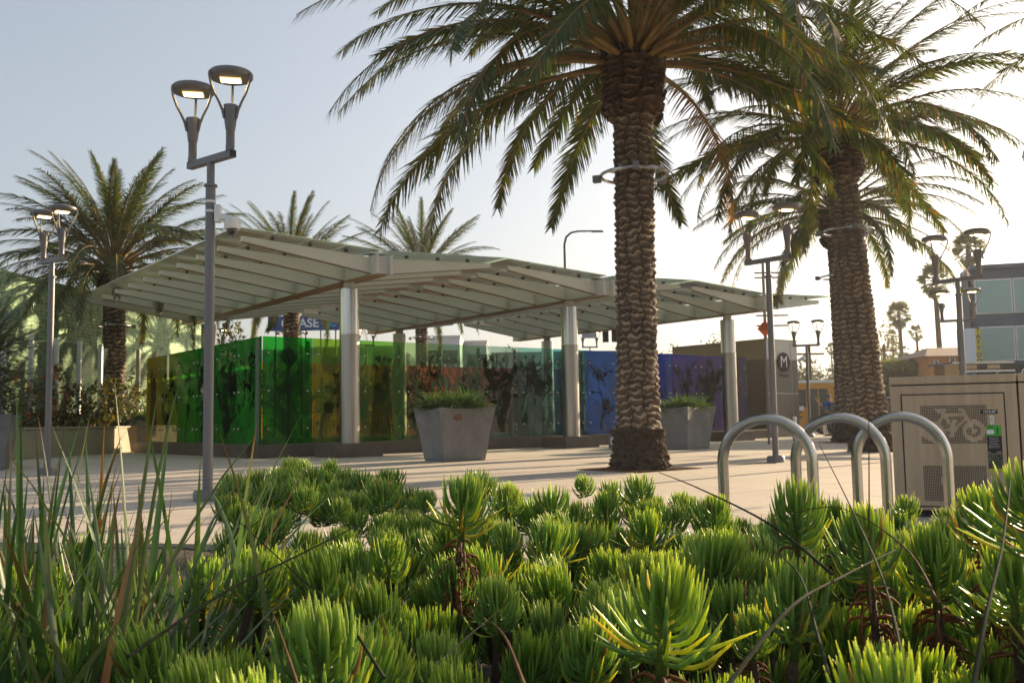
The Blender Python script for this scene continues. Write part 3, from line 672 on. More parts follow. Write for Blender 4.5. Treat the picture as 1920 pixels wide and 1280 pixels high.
def palm(loc, H, r0, nf, L, label, lean=(0, 0), seed=1, emin=-38, emax=86, coarse=False, ring=None, rlabel=None, az0=0, dshift=0, skirt=True, epow=.85):
    r = random.Random(seed)
    t = thing('palm_tree', label, 'palm tree', loc, 0, 'date palms on the plaza')
    tr = link('trunk', palm_trunk(H, r0, lean, seed, rows_h=.125 if not coarse else .16, na=96 if not coarse else 60), t)
    c = Vector((lean[0], lean[1], H))
    for i in range(nf):
        u = (i+.5)/nf; e = emax-(emax-emin)*u**epow + r.uniform(-5, 5)
        az = az0+i*2.39996+r.uniform(-.15, .15)
        di = 0 if u < .12 else (1 if u < .38 else (2 if u < .75 else 3)); di = min(3, max(0, di+dshift))
        if r.random() < .15: di = max(0, min(3, di+r.choice((-1, 1))))
        me = r.choice(FR[di]) if not (u > .9 and r.random() < .12) else r.choice(FRD)
        o = link('frond', me, t)
        rr = r0*.55*math.cos(R(max(0, e)))+.05
        o.location = c+Vector((math.cos(az)*rr, math.sin(az)*rr, .55*(1-u)-.15))
        sc = L/4.9*r.uniform(.88, 1.06)*(.80+.20*min(1, u*4))
        o.scale = (sc, sc, sc)
        o.rotation_euler = (Matrix.Rotation(az, 3, 'Z') @ Matrix.Rotation(-R(e), 3, 'Y') @ Matrix.Rotation(r.uniform(-.5, .5), 3, 'X')).to_euler()
    m = MB(); mbr = random.Random(seed+5)
    for i in range(70):       # cut stubs around the crown base
        az = mbr.random()*2*math.pi; z = H-1.15+1.2*mbr.random(); rr = r0+.16
        p0 = Vector((lean[0]+rr*math.cos(az), lean[1]+rr*math.sin(az), z)); dr = Vector((math.cos(az)*.7, math.sin(az)*.7, 1)).normalized()
        m.tube([p0-dr*.1, p0+dr*.07, p0+dr*mbr.uniform(.12, .22)], [.075, .065, .03], 5)
    m.build('leaf_stubs', M['boot'], t)
    if ring:
        rg = thing('tree_light_ring', rlabel, 'light ring', loc, 0, 'ring brackets on palm trunks')
        lx = Vector((lean[0]*(ring/H)**1.3, lean[1]*(ring/H)**1.3, ring)); rad = .60
        pts = [lx+Vector((rad*math.cos(a*math.pi/18), rad*math.sin(a*math.pi/18), 0)) for a in range(37)]
        MB().tube(pts, .032, 6, cap=False).build('ring', M['rack'], rg, smooth=True)
        for a in (35, 160, 265):
            q = lx+Vector((math.cos(R(a)), math.sin(R(a)), 0))*(rad+.09)
            m = MB(); m.box(q, (.15, .11, .13), rz=R(a)); m.tube([q, lx+Vector((math.cos(R(a)), math.sin(R(a)), 0))*rad], .025, 6); m.build('spotlight', M['metal_grey'], rg, bevel=.01)
        m = MB()
        for a in (90, 210, 330): m.tube([lx+Vector((math.cos(R(a)), math.sin(R(a)), 0))*rad, lx+Vector((math.cos(R(a)), math.sin(R(a)), 0))*(r0-.02)], .018, 5)
        m.build('strut', M['rack'], rg)
    return t
t1 = G(1199, 880)
palm((t1.x, t1.y, 0), 7.45, .315, 92, 5.9, 'nearest date palm, its trunk standing in front of the blue glass', lean=(.08, 0), seed=11, emin=4, epow=.8, ring=5.27, rlabel='steel ring with small spotlights around the nearest palm trunk', az0=.4)
t2 = G(1637, 846)
palm((t2.x, t2.y, 0), 7.9, .335, 70, 5.1, 'leaning date palm behind the bike racks, second nearest', lean=(-.5, .2), seed=12, emin=2, ring=5.45, rlabel='steel ring with small spotlights around the leaning palm trunk', az0=1.0)
t3 = G(1590, 829)
palm((t3.x, t3.y, 0), 7.6, .29, 56, 5.0, 'date palm standing just behind the leaning palm, near the yellow bus', lean=(-.05, 0), seed=13, emin=-8, ring=5.45, rlabel='steel ring with small spotlights on the palm just behind the leaning one', az0=2.0, coarse=True)
t4 = P(213, 845, 35.2)
palm((t4.x, t4.y, 0), 6.8, .36, 84, 5.3, 'date palm in front of the mint green wall', lean=(-.1, 0), seed=14, emin=0, ring=4.7, dshift=0, rlabel='steel ring with small spotlights around the palm by the mint green wall', coarse=True)
t5 = P(546, 830, 42); palm((t5.x, t5.y, 0), 7.3, .32, 64, 4.4, 'date palm rising behind the canopy in front of the blue billboard', lean=(0, 0), seed=15, emin=-20, ring=5.0, rlabel='steel ring around the palm in front of the blue billboard', coarse=True, dshift=-1)
t6 = P(792, 820, 52); palm((t6.x, t6.y, -.15), 9.0, .30, 56, 5.0, 'thin crowned date palm farthest behind the middle of the canopy', lean=(0, 0), seed=16, emin=-15, emax=84, ring=5.7, rlabel='steel ring around the farthest palm behind the middle of the canopy', coarse=True, dshift=-1)
t7 = P(2350, 820, 17); palm((t7.x, t7.y, 0), 8.0, .34, 46, 5.0, 'palm mostly outside the right edge, only its fronds reaching into view', lean=(0, 0), seed=17, coarse=True)
# tree grates
def grate(c, half, rz, label):
    o = MB(); o.box((0, 0, .004+.006), (half*2, half*2, .012)); 
    for i in range(-9, 10): o.box((i*half/10, 0, .019), (.03, half*1.9, .006))
    g = o.build('tree_grate', M['rust']); g.location = (c[0], c[1], 0); g.rotation_euler = (0, 0, rz); tag(g, label, 'tree grate', 'tree grates')
grate((t1.x, t1.y+.1), .78, R(38), 'rusty square grate around the foot of the nearest palm')
grate((t3.x, t3.y), .78, R(38), 'rusty square grate under the palm behind the leaning palm')
g4 = G(1400, 868)
o = MB(); o.box((0, 0, .008), (.95, .7, .008)); g = o.build('utility_cover', M['metal_dark']); g.location = g4; tag(g, 'dark metal cover set in the paving beside the right lamp', 'cover')
for px_, py_, lab in ((1149, 842, 'grey electrical box with a pale label left of the nearest palm foot'), (1586, 829, 'grey electrical box with a pale label at the foot of the palm by the bus')):
    q = G(px_, py_); t = thing('electrical_box', lab, 'electrical box', (q.x, q.y-.3 if px_ > 1500 else q.y, 0), R(10), 'grey electrical boxes at palm feet')
    MB().box((0, 0, .21), (.22, .14, .36), mi=0).build('housing', M['metal_grey'], t, bevel=.01); MB().box((0, 0, .02), (.05, .05, .04)).build('foot', M['metal_dark'], t)
    MB().box((-.02, -.074, .25), (.12, .004, .2)).build('label_plate', M['white'], t)
# ------------------------------------------------------------------ bike racks
def rack(left, dirv, wv, h, label):
    t = thing('bike_rack', label, 'bike rack', left, math.atan2(dirv[1], dirv[0]), 'steel hoop bike racks')
    m = MB(); r = wv/2; pts = [(0, 0, -.02), (0, 0, .02)]
    N_ = 26; pts = [(0, -.0, 0)]+[(r-r*math.cos(a*math.pi/N_), 0, h-r+r*math.sin(a*math.pi/N_)) for a in range(N_+1)]+[(wv, 0, 0)]
    hs, ht = .031, .040; vs = []
    for i, p in enumerate(pts):
        c = Vector((r, 0, h-r)); p = Vector(p)
        if p.z < h-r-1e-4: nn = Vector((-1 if p.x < r else 1, 0, 0))
        else: nn = (p-c).normalized()
        k = .3
        for (u, v) in ((-1, -k), (-k, -1), (k, -1), (1, -k), (1, k), (k, 1), (-k, 1), (-1, k)):
            vs.append(p-nn*hs+nn*hs*u+Vector((0, 1, 0))*ht*v)
    n_ = 8; fs = [(i*n_+j, i*n_+(j+1) % n_, (i+1)*n_+(j+1) % n_, (i+1)*n_+j) for i in range(len(pts)-1) for j in range(n_)]
    m.add(vs, fs); m.build('hoop', M['rack'], t, smooth=True)
    for x in (0, wv): MB().lathe([(.075, 0), (.075, .01)], 20).build('foot_plate', M['rack'], t, smooth=True, loc=(x, 0, .001))
k1 = P(1347, 900, 5.75); k2 = P(1484, 900, 5.9); k3 = P(1598, 900, 6.0)
for kk, lab in ((k1, 'steel hoop bike rack, the leftmost of three, nearest to the lamp pole'), (k2, 'steel hoop bike rack between the other two hoops'), (k3, 'steel hoop bike rack directly in front of the bike locker')):
    rack((kk.x, kk.y, 0), (.88, -.42), .585, .915, lab)
# ------------------------------------------------------------------ bike lockers
BIT = '''S0-37|0-37|0-7,15-21,25-37|0-8,15-21,26-37|0-9,14-23,26-37|0-11,26-37|0-11,27-37|0-11,16-24,27-37|0-10,13,16-24,28-37|0-9,12-14,17,21-23,28,32-37|0-3,12-14,17,21,22,25,26,34-37|0-2,11-15,20,21,24,25,35-37|6,7,12-16,20,23,24,30,36,37|4-7,13-16,22,23,30-32,36,37|4,5,9,10,13-15,21-23,27,28,30-33,37|21-23,26-28,32,33,37|9,10,14-16,20-23,26-28,32,33,37|9,10,14-16,19-23,26-28,31-33,37|8,9,13-15,19-23,27-32,36,37|0,13-15,19-24,29-31,36,37|0,1,12-24,35-37|0-3,11-25,35-37|0-5,11-27,32-37|0-6,10-37'''[1:]
holes = []
for j, row in enumerate(BIT.split('|')):
    for it in row.split(','):
        a, _, b = it.partition('-'); b = b or a
        for i in range(int(a), int(b)+1): holes.append((i, j))
lk0 = P(1680, 965, 8.36); lk0.z = 0; lk1 = Vector((P(1924, 965, 7.98).x, 7.98, 0)); ldir = (lk1-lk0); LKW = ldir.length; LKH = 1.225
def locker(loc, label, num, stickers):
    t = thing('bike_locker', label, 'bike locker', loc, math.atan2(ldir.y, ldir.x), 'steel bike lockers')
    wv = LKW-.012
    MB().box((wv/2, .55, LKH/2+.03-.04), (wv, 1.1, LKH-.14)).build('body', M['locker'], t, bevel=.008)
    MB().box((wv/2, .545, .03), (wv-.1, 1.0, .06)).build('base', M['black'], t)
    MB().box((wv/2, .55, LKH-.035), (wv+.004, 1.11, .07)).build('lid', M['locker'], t, bevel=.006)
    MB().box((wv/2, .55, LKH-.078), (wv-.02, 1.085, .018)).build('lid_gap', M['black'], t)
    x0, x1, z0, z1 = .085, wv-.095, .09, LKH-.155
    MB().box(((x0+x1)/2, -.002, (z0+z1)/2), (x1-x0, .008, z1-z0)).build('door_gap', M['black'], t)
    d = MB().box(((x0+x1)/2, -.006, (z0+z1)/2), (x1-x0-.022, .010, z1-z0-.022)).build('door', M['locker'], t)
    pit = .0138; hx = .245; hz = LKH-.265; m = MB(); yy = -.0125
    def sq(x, z, s=.0047): m.add([(x-s, yy, z-s), (x+s, yy, z-s), (x+s, yy, z+s), (x-s, yy, z+s)], [(0, 1, 2, 3)])
    for i, j in holes: sq(hx+i*pit, hz-j*pit)
    for i in range(36):
        for j in range(22):
            if not (9 < i < 13 and 6 < j < 12): sq(hx+i*pit, hz-.52-j*pit)
    m.build('perforation', M['black'], t)
    if num:
        m = MB().box((0, 0, 0), (.125, .004, .035)).build('number_plate', M['black'], t, bevel=.0015); m.location = (x1-.125, -.014, hz-.055)
        text(num, .030, (0, -.003, 0), (R(90), 0, 0), M['white'], m, ext=.0006, bold=.0006)
        MB().box((x1-.108, -.014, hz-.125), (.036, .006, .08)).build('lock_plate', M['steel'], t); MB().lathe([(.006, 0), (.006, .004)], 10).build('keyhole', M['black'], t, loc=(x1-.108, -.0205, hz-.12))
    if stickers:
        M['stk_g'] = mat('sticker_green', (.05, .42, .04), .4); M['stk_k'] = mat('sticker_black', (.02, .017, .015), .4); M['stk_y'] = mat('sticker_lime', (.42, .45, .03), .4); M['txt'] = mat('sticker_text', (.35, .33, .32), .5); M['stk_d'] = mat('sticker_photo', (.06, .08, .05), .5, var=.8, vscale=30)
        sx = x1-.098
        s = MB(); s.box((sx, -.0135, hz-.215), (.112, .003, .09)); s.build('green_sticker', M['stk_g'], t)
        s = MB(); s.box((sx-.028, -.0155, hz-.226), (.054, .001, .036)); s.build('sticker_panel', M['white'], t)
        text('LOCKER\nACCESS', .013, (sx-.048, -.0158, hz-.185), (R(90), 0, 0), M['stk_k'], t, ext=.0002, align='LEFT')
        s = MB(); s.lathe([(.004, 0), (.0045, .006), (.003, .010)], 8, (sx+.024, -.0155, hz-.184)); s.box((sx+.026, -.0155, hz-.208), (.012, .001, .024)); s.box((sx+.022, -.0155, hz-.234), (.005, .001, .028)); s.box((sx+.03, -.0155, hz-.234), (.005, .001, .028), M=Matrix.Rotation(R(15), 4, 'Y')); s.build('cyclist_mark', M['stk_k'], t)
        MB().box((sx, -.0135, hz-.335), (.112, .003, .148)).build('black_sticker', M['stk_k'], t)
        s = MB(); rr = random.Random(3)
        for i in range(7): s.box((sx-.004+rr.uniform(-.004, .004), -.0155, hz-.275-.014*i), (.085-rr.random()*.03, .001, .004))
        for i in range(2): s.box((sx-.038, -.0155, hz-.345-.014*i), (.01, .001, .010))
        s.box((sx-.042, -.0155, hz-.398), (.014, .001, .01)); s.box((sx+.03, -.0155, hz-.398), (.03, .001, .008)); s.build('printed_lines', M['txt'], t)
        MB().box((sx, -.0135, hz-.475), (.112, .003, .122)).build('poster_sticker', M['stk_d'], t); MB().box((sx, -.0135, hz-.55), (.112, .003, .025)).build('lime_strip', M['stk_y'], t)
    return t
locker(lk0, 'tan steel bike locker marked 1213-07 with a perforated bicycle on its door', '1213-07', True)
locker(lk0+ldir, 'second steel bike locker cut off by the right edge of the view', None, False)
# ------------------------------------------------------------------ left boundary: mint wall, fence, bench wall
def vpline(X0, Y): return Vector((X0+.108*Y, Y, 0))
WX = -20.3
A = vpline(WX, 24); B_ = vpline(WX, 46.2); dW = (B_-A).normalized(); nW = Vector((dW.y, -dW.x, 0)); lenW = (B_-A).length
mw = thing('mint_green_building', 'windowless mint green painted brick building along the left side', 'building', A, math.atan2(dW.y, dW.x))
MB().box((lenW/2, 3.0, 3.05), (lenW, 6.0, 6.1)).build('wall', M['mint'], mw)
MB().box((lenW/2, 3.0, 6.14), (lenW+.1, 6.1, .08)).build('coping', M['mint'], mw)
FX = -18.6
fa = vpline(FX, 27.2); fb = vpline(FX, 39.6); fl = (fb-fa).length
fn = thing('screen_fence', 'wire screen fence with tall white posts in front of the mint green wall', 'fence', fa, math.atan2(dW.y, dW.x))
M['mesh'] = bpy.data.materials.new('wire_mesh'); M['mesh'].use_nodes = True
_t = M['mesh'].node_tree; _t.nodes.clear(); _a = _t.nodes.new('ShaderNodeBsdfTransparent'); _d = _t.nodes.new('ShaderNodeBsdfDiffuse'); _d.inputs[0].default_value = (.10, .13, .10, 1)
_x = _t.nodes.new('ShaderNodeMixShader'); _x.inputs[0].default_value = .30; _o = _t.nodes.new('ShaderNodeOutputMaterial')
_t.links.new(_a.outputs[0], _x.inputs[1]); _t.links.new(_d.outputs[0], _x.inputs[2]); _t.links.new(_x.outputs[0], _o.inputs[0])
M['post'] = mat('galvanised_post', (.62, .62, .60), .5, .2, var=.06)
for i in range(10): MB().box((0, 0, 1.95), (.09, .14, 3.9)).build('post', M['post'], fn, loc=(i*1.36, 0, 0))
MB().box((fl/2, .1, 2.1), (fl, .008, 3.4)).build('wire_panel', M['mesh'], fn)
bw = MB(); bwp = vpline(-17.5, 27.0); L2 = 13.6
bw.box((L2/2, .2, .43), (L2, .4, .86)); bw.box((L2/2, .2, .90), (L2+.04, .46, .07))
o = bw.build('planter_wall', M['concrete'], bevel=.01); o.location = bwp; o.rotation_euler = (0, 0, math.atan2(dW.y, dW.x)); tag(o, 'low tan concrete planter wall running below the white fence posts', 'low wall')
def leafcloud(mb, blobs, n, size, cols_, seed):
    r = np.random.RandomState(seed); tot = sum(b[3]*b[4]*b[5] for b in blobs)
    for b in blobs:
        k = max(8, int(n*(b[3]*b[4]*b[5])/tot))
        d = r.normal(size=(k, 3)); d /= np.linalg.norm(d, axis=1)[:, None]; rad = r.uniform(.45, 1.0, k)**.5
        lump = 1+.22*np.sin(d[:, 0]*7+seed)*np.cos(d[:, 2]*6+seed*2)
        c = d*(rad*lump)[:, None]*np.array(b[3:6])+np.array(b[:3])
        a = r.normal(size=(k, 3)); a /= np.linalg.norm(a, axis=1)[:, None]; q = np.cross(a, r.normal(size=(k, 3))); q /= np.linalg.norm(q, axis=1)[:, None]
        s = size*r.uniform(.5, 1.3, k)[:, None]
        v = np.stack([c-a*s, c-q*s*.45, c+a*s, c+q*s*.45], 1).reshape(-1, 3); base = len(mb.v)
        mb.v += v.tolist(); mb.f += [(base+4*i, base+4*i+1, base+4*i+2, base+4*i+3) for i in range(k)]; mb.m += [0]*k; mb.cc = True
        for i in range(k):
            cc = cols_[r.randint(len(cols_))]; g = r.uniform(.75, 1.25)
            mb.c += [(cc[0]*g, cc[1]*g, cc[2]*g, 1)]*4
ORD = 'first second third fourth fifth sixth seventh eighth ninth tenth eleventh'.split()
olive = [(.09, .11, .03), (.12, .11, .03), (.16, .10, .03), (.07, .10, .035)]
for i in range(11):
    Y = 28.3+i*1.12; p_ = vpline(-18.15, Y); r_ = random.Random(i)
    t = thing('climbing_shrub', 'sparse yellowing climbing shrub, %s from the left along the wire fence' % ORD[i], 'shrub', p_, 0, 'climbing shrubs along the fence')
    mb = MB(); hh = r_.uniform(1.5, 2.6)
    leafcloud(mb, [(0, 0, 1.0+hh*.35, .42, .55, hh*.45), (.1, .2, 1.1, .4, .7, .35)], 420, .10, olive+([(.5, .10, .03)] if i < 3 else []), 40+i); mb.build('foliage', M['shrub'], t)
    m = MB()
    for k in range(5): m.tube([(0, 0, .0), (r_.uniform(-.2, .2), r_.uniform(-.3, .3), hh*.5), (r_.uniform(-.3, .3), r_.uniform(-.4, .4), hh)], [.02, .014, .006], 5)
    m.build('stems', M['trunk'], t)
for i in range(7):
    p_ = G(28+i*30, 842); t = thing('low_shrub', 'low green shrub, %s from the left below the concrete planter wall' % ORD[i], 'shrub', (p_.x-.2, p_.y+.6, 0), 0, 'low shrubs below the planter wall')
    mb = MB(); leafcloud(mb, [(0, 0, .16, .6, .5, .18)], 400, .07, [(.04, .09, .03), (.06, .12, .03)], 70+i); mb.build('foliage', M['shrub'], t)
tb = G(134, 851); t = thing('litter_bin', 'pale round litter bin in front of the planter wall', 'litter bin', tb)
m = MB(); m.lathe([(.22, 0), (.25, .05), (.25, .62), (.27, .64), (.27, .70), (.20, .76), (.08, .77)], 28); m.build('bin_body', M['steel'], t, smooth=True); MB().lathe([(.10, 0), (.10, .01)], 16).build('opening', M['black'], t, loc=(0, 0, .768))
# ------------------------------------------------------------------ things beyond the station
def bld(name, label, px0, px1, pytop, Y, dep, mt, feats=None, cat='building', zt=None):
    a = P(px0, pytop, Y); b = P(px1, pytop, Y); h = (a.z+b.z)/2+.15
    t = thing(name, label, cat, ((a.x+b.x)/2, Y, -.15)); wv = b.x-a.x
    MB().box((0, dep/2, h/2), (wv, dep, h)).build('wall', mt, t)
    MB().box((0, dep/2, h+.12), (wv+.15, dep+.15, .24)).build('parapet', mt, t)
    if feats: feats(t, wv, h)
    return t
M['w1'] = mat('pale_render', (.55, .56, .56), .8, var=.06); M['w2'] = mat('grey_render', (.42, .43, .44), .8, var=.06); M['w3'] = mat('beige_render', (.45, .40, .33), .8, var=.06)
def shopfront(t, wv, h):
    n = max(2, int(wv/3)); 
    for i in range(n):
        x = -wv/2+(i+.5)*wv/n
        f = MB().box((x, -.03, 1.5), (wv/n*.72, .06, 2.3)).build('window_frame', M['metal_dark'], t); MB().box((x, -.07, 1.5), (wv/n*.64, .03, 2.1)).build('pane', M['darkglass'], f)
def upper(t, wv, h):
    shopfront(t, wv, h); n = max(2, int(wv/2.6))
    for i in range(n):
        x = -wv/2+(i+.5)*wv/n; MB().box((x, -.03, h-1.7), (1.3, .06, 1.2)).build('window', M['darkglass'], t)
bld('shop_building', 'pale flat roofed building seen above the pale jade glass', 790, 862, 634, 84, 12, M['w1'], upper)
bld('shop_building', 'low white shop building seen through the green glass', 560, 742, 655, 74, 10, M['w1'], shopfront)
bld('shop_building', 'grey building with a stepped roof right of the farthest palm', 868, 912, 643, 90, 12, M['w2'], upper)
bld('shop_building', 'long low beige building seen through the teal glass', 930, 1160, 664, 80, 10, M['w3'], shopfront)
bld('shop_building', 'grey building behind the nearest palm trunk', 1165, 1300, 668, 85, 10, M['w2'], shopfront)
bld('shop_building', 'pale building seen through the gap beside the nearest lamp pole', 395, 540, 662, 76, 10, M['w1'], shopfront)
# blue billboard
q0 = P(502, 620, 64); q1 = P(642, 620, 64); zt = P(570, 592, 64).z
sg = thing('billboard', 'blue bank billboard on steel legs behind the canopy', 'billboard', ((q0.x+q1.x)/2, 64, 0)); wv = q1.x-q0.x; M['blue'] = mat('sign_blue', (.015, .05, .24), .4)
MB().box((0, .2, (q0.z+zt)/2), (wv, .4, zt-q0.z)).build('sign_face', M['blue'], sg, bevel=.02)
hh = zt-q0.z
text('CHASE', hh*.86, (-.35, -.02, q0.z+hh*.47), (R(90), 0, 0), M['white'], sg, bold=.02)
M['sky2'] = mat('emblem_blue', (.03, .25, .52), .4)
m = MB(); s_ = hh*.30; g_ = s_*.42
for k in range(4):
    a = k*math.pi/2; pts = [(-s_, g_), (-g_*1.0, s_), (s_*.75, s_), (s_*.30, g_)]
    m.add([(x*math.cos(a)-z*math.sin(a), -.03, x*math.sin(a)+z*math.cos(a)) for x, z in pts], [(0, 1, 2, 3)])
m.build('emblem', M['sky2'], sg, loc=(wv/2-.62, 0, q0.z+hh*.5))
for i in range(5): MB().box((-wv/2+.5+i*(wv-1)/4, .3, q0.z/2), (.10, .12, q0.z)).build('leg', M['metal_grey'], sg)
# roadside lamp with long arm
q = P(1060, 520, 56); q2 = P(1060, 434, 56); q3 = P(1128, 434, 56)
t = thing('road_lamp', 'dark green road lamp with a long curved arm above the canopy', 'street lamp', (q.x, q.y, -.15)); H_ = q2.z+.15; ar = q3.x-q.x
M['dgreen'] = mat('dark_green_paint', (.04, .06, .045), .5)
MB().tube([(0, 0, 0), (0, 0, H_-.8), (.10, 0, H_-.35), (.4, 0, H_-.08), (.8, 0, H_), (ar-.4, 0, H_)], [.11, .08, .07, .06, .055, .05], 8).build('pole', M['dgreen'], t, smooth=True)
m = MB(); m.box((ar-.25, 0, H_-.02), (.75, .28, .10), top=(.7, .6)); m.build('lamp_head', M['dgreen'], t, bevel=.02)
# traffic light with mast
q = P(1152, 626, 57); t = thing('traffic_light', 'dark traffic light on a mast just left of the nearest palm trunk', 'traffic light', (q.x+1.2, q.y, -.15)); hz_ = q.z+.15
MB().tube([(0, 0, 0), (0, 0, hz_+.4), (-3.0, 0, hz_+.2)], [.1, .08, .05], 8).build('mast', M['metal_grey'], t)
for i, x in enumerate((-1.2, -1.75)):
    m = MB(); m.box((x, -.1, hz_), (.36, .2, 1.0)); hs = m.build('signal_head', M['black'], t, bevel=.02)
    for k in range(3):
        v = MB(); v.lathe([(.13, 0), (.13, .2)], 14, cap=False); v.v = [(a_, -c_, b_2) for a_, b_2, c_ in v.v]; v.build('visor', M['black'], hs, loc=(x, -.2, hz_+.32-.32*k))
m = MB(); m.box((-2.75, -.1, hz_-.05), (.9, .04, .38)); m.build('street_name_plate', M['w2'], t)
# utility pole with crossarms, orange sign
q = P(1431, 520, 75); t = thing('utility_pole', 'thin wooden utility pole with crossarms behind the pylon', 'utility pole', (q.x, q.y, -.15)); H_ = P(1431, 490, 75).z
MB().tube([(0, 0, 0), (0, 0, H_)], [.16, .11], 8).build('pole', M['trunk'], t)
for py_ in (508, 517, 588, 607):
    z = P(1440, py_, 75).z; MB().box((.6, 0, z), (2.6, .1, .12)).build('crossarm', M['trunk'], t)
q = P(1434, 616, 30); M['orange'] = mat('sign_orange', (.75, .14, .03), .5, emit=None)
t = thing('work_sign', 'orange diamond road work sign seen past the right lamp pole', 'road sign', (q.x, q.y, 0)); s_ = .27
m = MB(); m.prism([(0, -s_), (s_*.9, 0), (0, s_), (-s_*.9, 0)], -.01, .01); m.build('sign_plate', M['orange'], t, loc=(0, 0, q.z))
MB().box((0, .04, q.z/2), (.06, .05, q.z)).build('post', M['metal_grey'], t)
M['tline'] = M['black']
text('ROAD\nWORK\nAHEAD', .085, (0, -.014, q.z+.08), (R(90), 0, 0), M['black'], t, ext=.001)
def wire(a, b, sag, label, i):
    pts = [a.lerp(b, k/12)-Vector((0, 0, sag*4*(k/12)*(1-k/12))) for k in range(13)]
    o = MB().tube(pts, .022, 4, cap=False).build('power_line', M['black']); tag(o, label, 'power line', 'power lines strung behind the pylon')
for i, (pa, pb) in enumerate((((1445, 508), (1800, 650)), ((1445, 517), (1640, 690)), ((1445, 588), (1640, 655)), ((1445, 607), (1640, 672)), ((1445, 640), (1640, 680)))):
    wire(P(*pa, 75), P(*pb, 120), .8, 'thin dark power line, %s from the top, running right from the utility pole' % ORD[i], i)
for px_, pt_, Y_, lab in ((1516, 648, 62, 'wooden utility pole just right of the distant camera lamp'), (1657, 645, 80, 'short dark utility pole standing over the hedge')):
    q = P(px_, pt_, Y_); t = thing('utility_pole', lab, 'utility pole', (q.x, q.y, -.15)); MB().tube([(0, 0, 0), (0, 0, q.z+.15)], [.17, .12], 8).build('pole', M['trunk'], t); MB().box((0, 0, q.z-.4), (2.0, .1, .12)).build('crossarm', M['trunk'], t)
# ---- trees and hedges far off
far = [(.05, .075, .03), (.07, .09, .035), (.09, .10, .035)]
def tree(px_, pytop, pybase, wpx, Y, label, cols_, seed, n=1400, group='broadleaf trees beyond the road'):
    top = P(px_, pytop, Y).z; wid = wpx/F*Y/2; b = P(px_, pybase, Y); h = top+.15; r = random.Random(seed)
    t = thing('tree', label, 'tree', (b.x, Y, -.15), 0, group); mb = MB(); bl = []
    for k in range(7):
        a = r.random()*6.28; bl.append((math.cos(a)*wid*.45, math.sin(a)*wid*.45, h*(.45+.4*r.random()), wid*.55, wid*.55, h*.20))
    leafcloud(mb, bl, n, .05*wid+.12, cols_, seed); mb.build('crown', M['shrub'], t)
    m = MB(); m.tube([(0, 0, 0), (0.1, 0, h*.35), (0, .1, h*.7)], [.22, .16, .06], 7)
    for k in range(4): a = k*1.57+r.random(); m.tube([(0.05, 0, h*.3), (math.cos(a)*wid*.4, math.sin(a)*wid*.4, h*.65)], [.1, .03], 5)
    m.build('trunk', M['trunk'], t)
tree(432, 597, 800, 60, 60, 'round olive tree just right of the nearest lamp pole', [(.08, .10, .03), (.13, .11, .03)], 1)
tree(1330, 622, 700, 50, 90, 'small treetop showing above the bronze elevator house', far, 2, 500)
tree(1500, 668, 700, 90, 120, 'hazy tree just right of the pylon', far, 3)
tree(1550, 676, 700, 120, 110, 'hazy tree above the yellow bus', far, 4)
tree(1655, 600, 700, 60, 105, 'pale tall tree right of the leaning palm trunk', [(.12, .13, .07)], 5, 500)
tree(1715, 655, 700, 90, 100, 'bushy tree between the hedge and the orange house', far, 6)
tree(1700, 632, 700, 110, 130, 'broad hazy tree rising behind the hedge', [(.10, .12, .05)], 7)
tree(955, 648, 700, 60, 100, 'treetop above the teal glass', far, 8, 600)
tree(1260, 640, 700, 50, 110, 'treetop right of the nearest palm trunk', far, 9, 500)
a = P(1590, 690, 72); b = P(1752, 690, 72); h = P(1690, 683, 72).z+.15
t = thing('hedge', 'tall clipped green hedge behind the bike locker with a sunlit yellow top', 'hedge', ((a.x+b.x)/2, 73, -.15)); mb = MB(); wv = b.x-a.x; r = np.random.RandomState(5)
k = 9000; c = np.stack([r.uniform(-wv/2, wv/2, k), r.uniform(-1, 1, k), r.uniform(0, h, k)], 1)
face = r.randint(0, 3, k); c[face == 0, 1] = -1+r.normal(0, .12, (face == 0).sum()); c[face == 1, 2] = h+r.normal(0, .15, (face == 1).sum())
leaf_a = r.normal(size=(k, 3))*.13; leaf_q = r.normal(size=(k, 3))*.07
v = np.stack([c-leaf_a, c-leaf_q, c+leaf_a, c+leaf_q], 1).reshape(-1, 3); mb.v = v.tolist(); mb.f = [(4*i, 4*i+1, 4*i+2, 4*i+3) for i in range(k)]; mb.m = [0]*k
for i in range(k): mb.c += [((.13, .15, .03, 1) if c[i, 2] > h-.5 else (.045, .075, .025, 1))]*4  # leaves near the top made yellower, sunlight put into their colour
mb.build('foliage', M['shrub'], t); MB().box((0, 0, h/2-.1), (wv-.3, 1.6, h-.3)).build('branches', M['trunk'], t)
# chain link fence below the hedge
fa2 = P(1642, 730, 66); fb2 = P(1900, 730, 66); t = thing('chain_link_fence', 'grey chain link fence in front of the hedge', 'fence', (fa2.x, 66, -.15)); wv = fb2.x-fa2.x
for i in range(9): MB().box((i*wv/8, 0, 1.1), (.07, .07, 2.2)).build('post', M['post'], t)
MB().box((wv/2, 0, 2.2), (wv, .05, .05)).build('top_rail', M['post'], t); MB().box((wv/2, 0, 1.1), (wv, .006, 2.1)).build('wire_panel', M['mesh'], t)
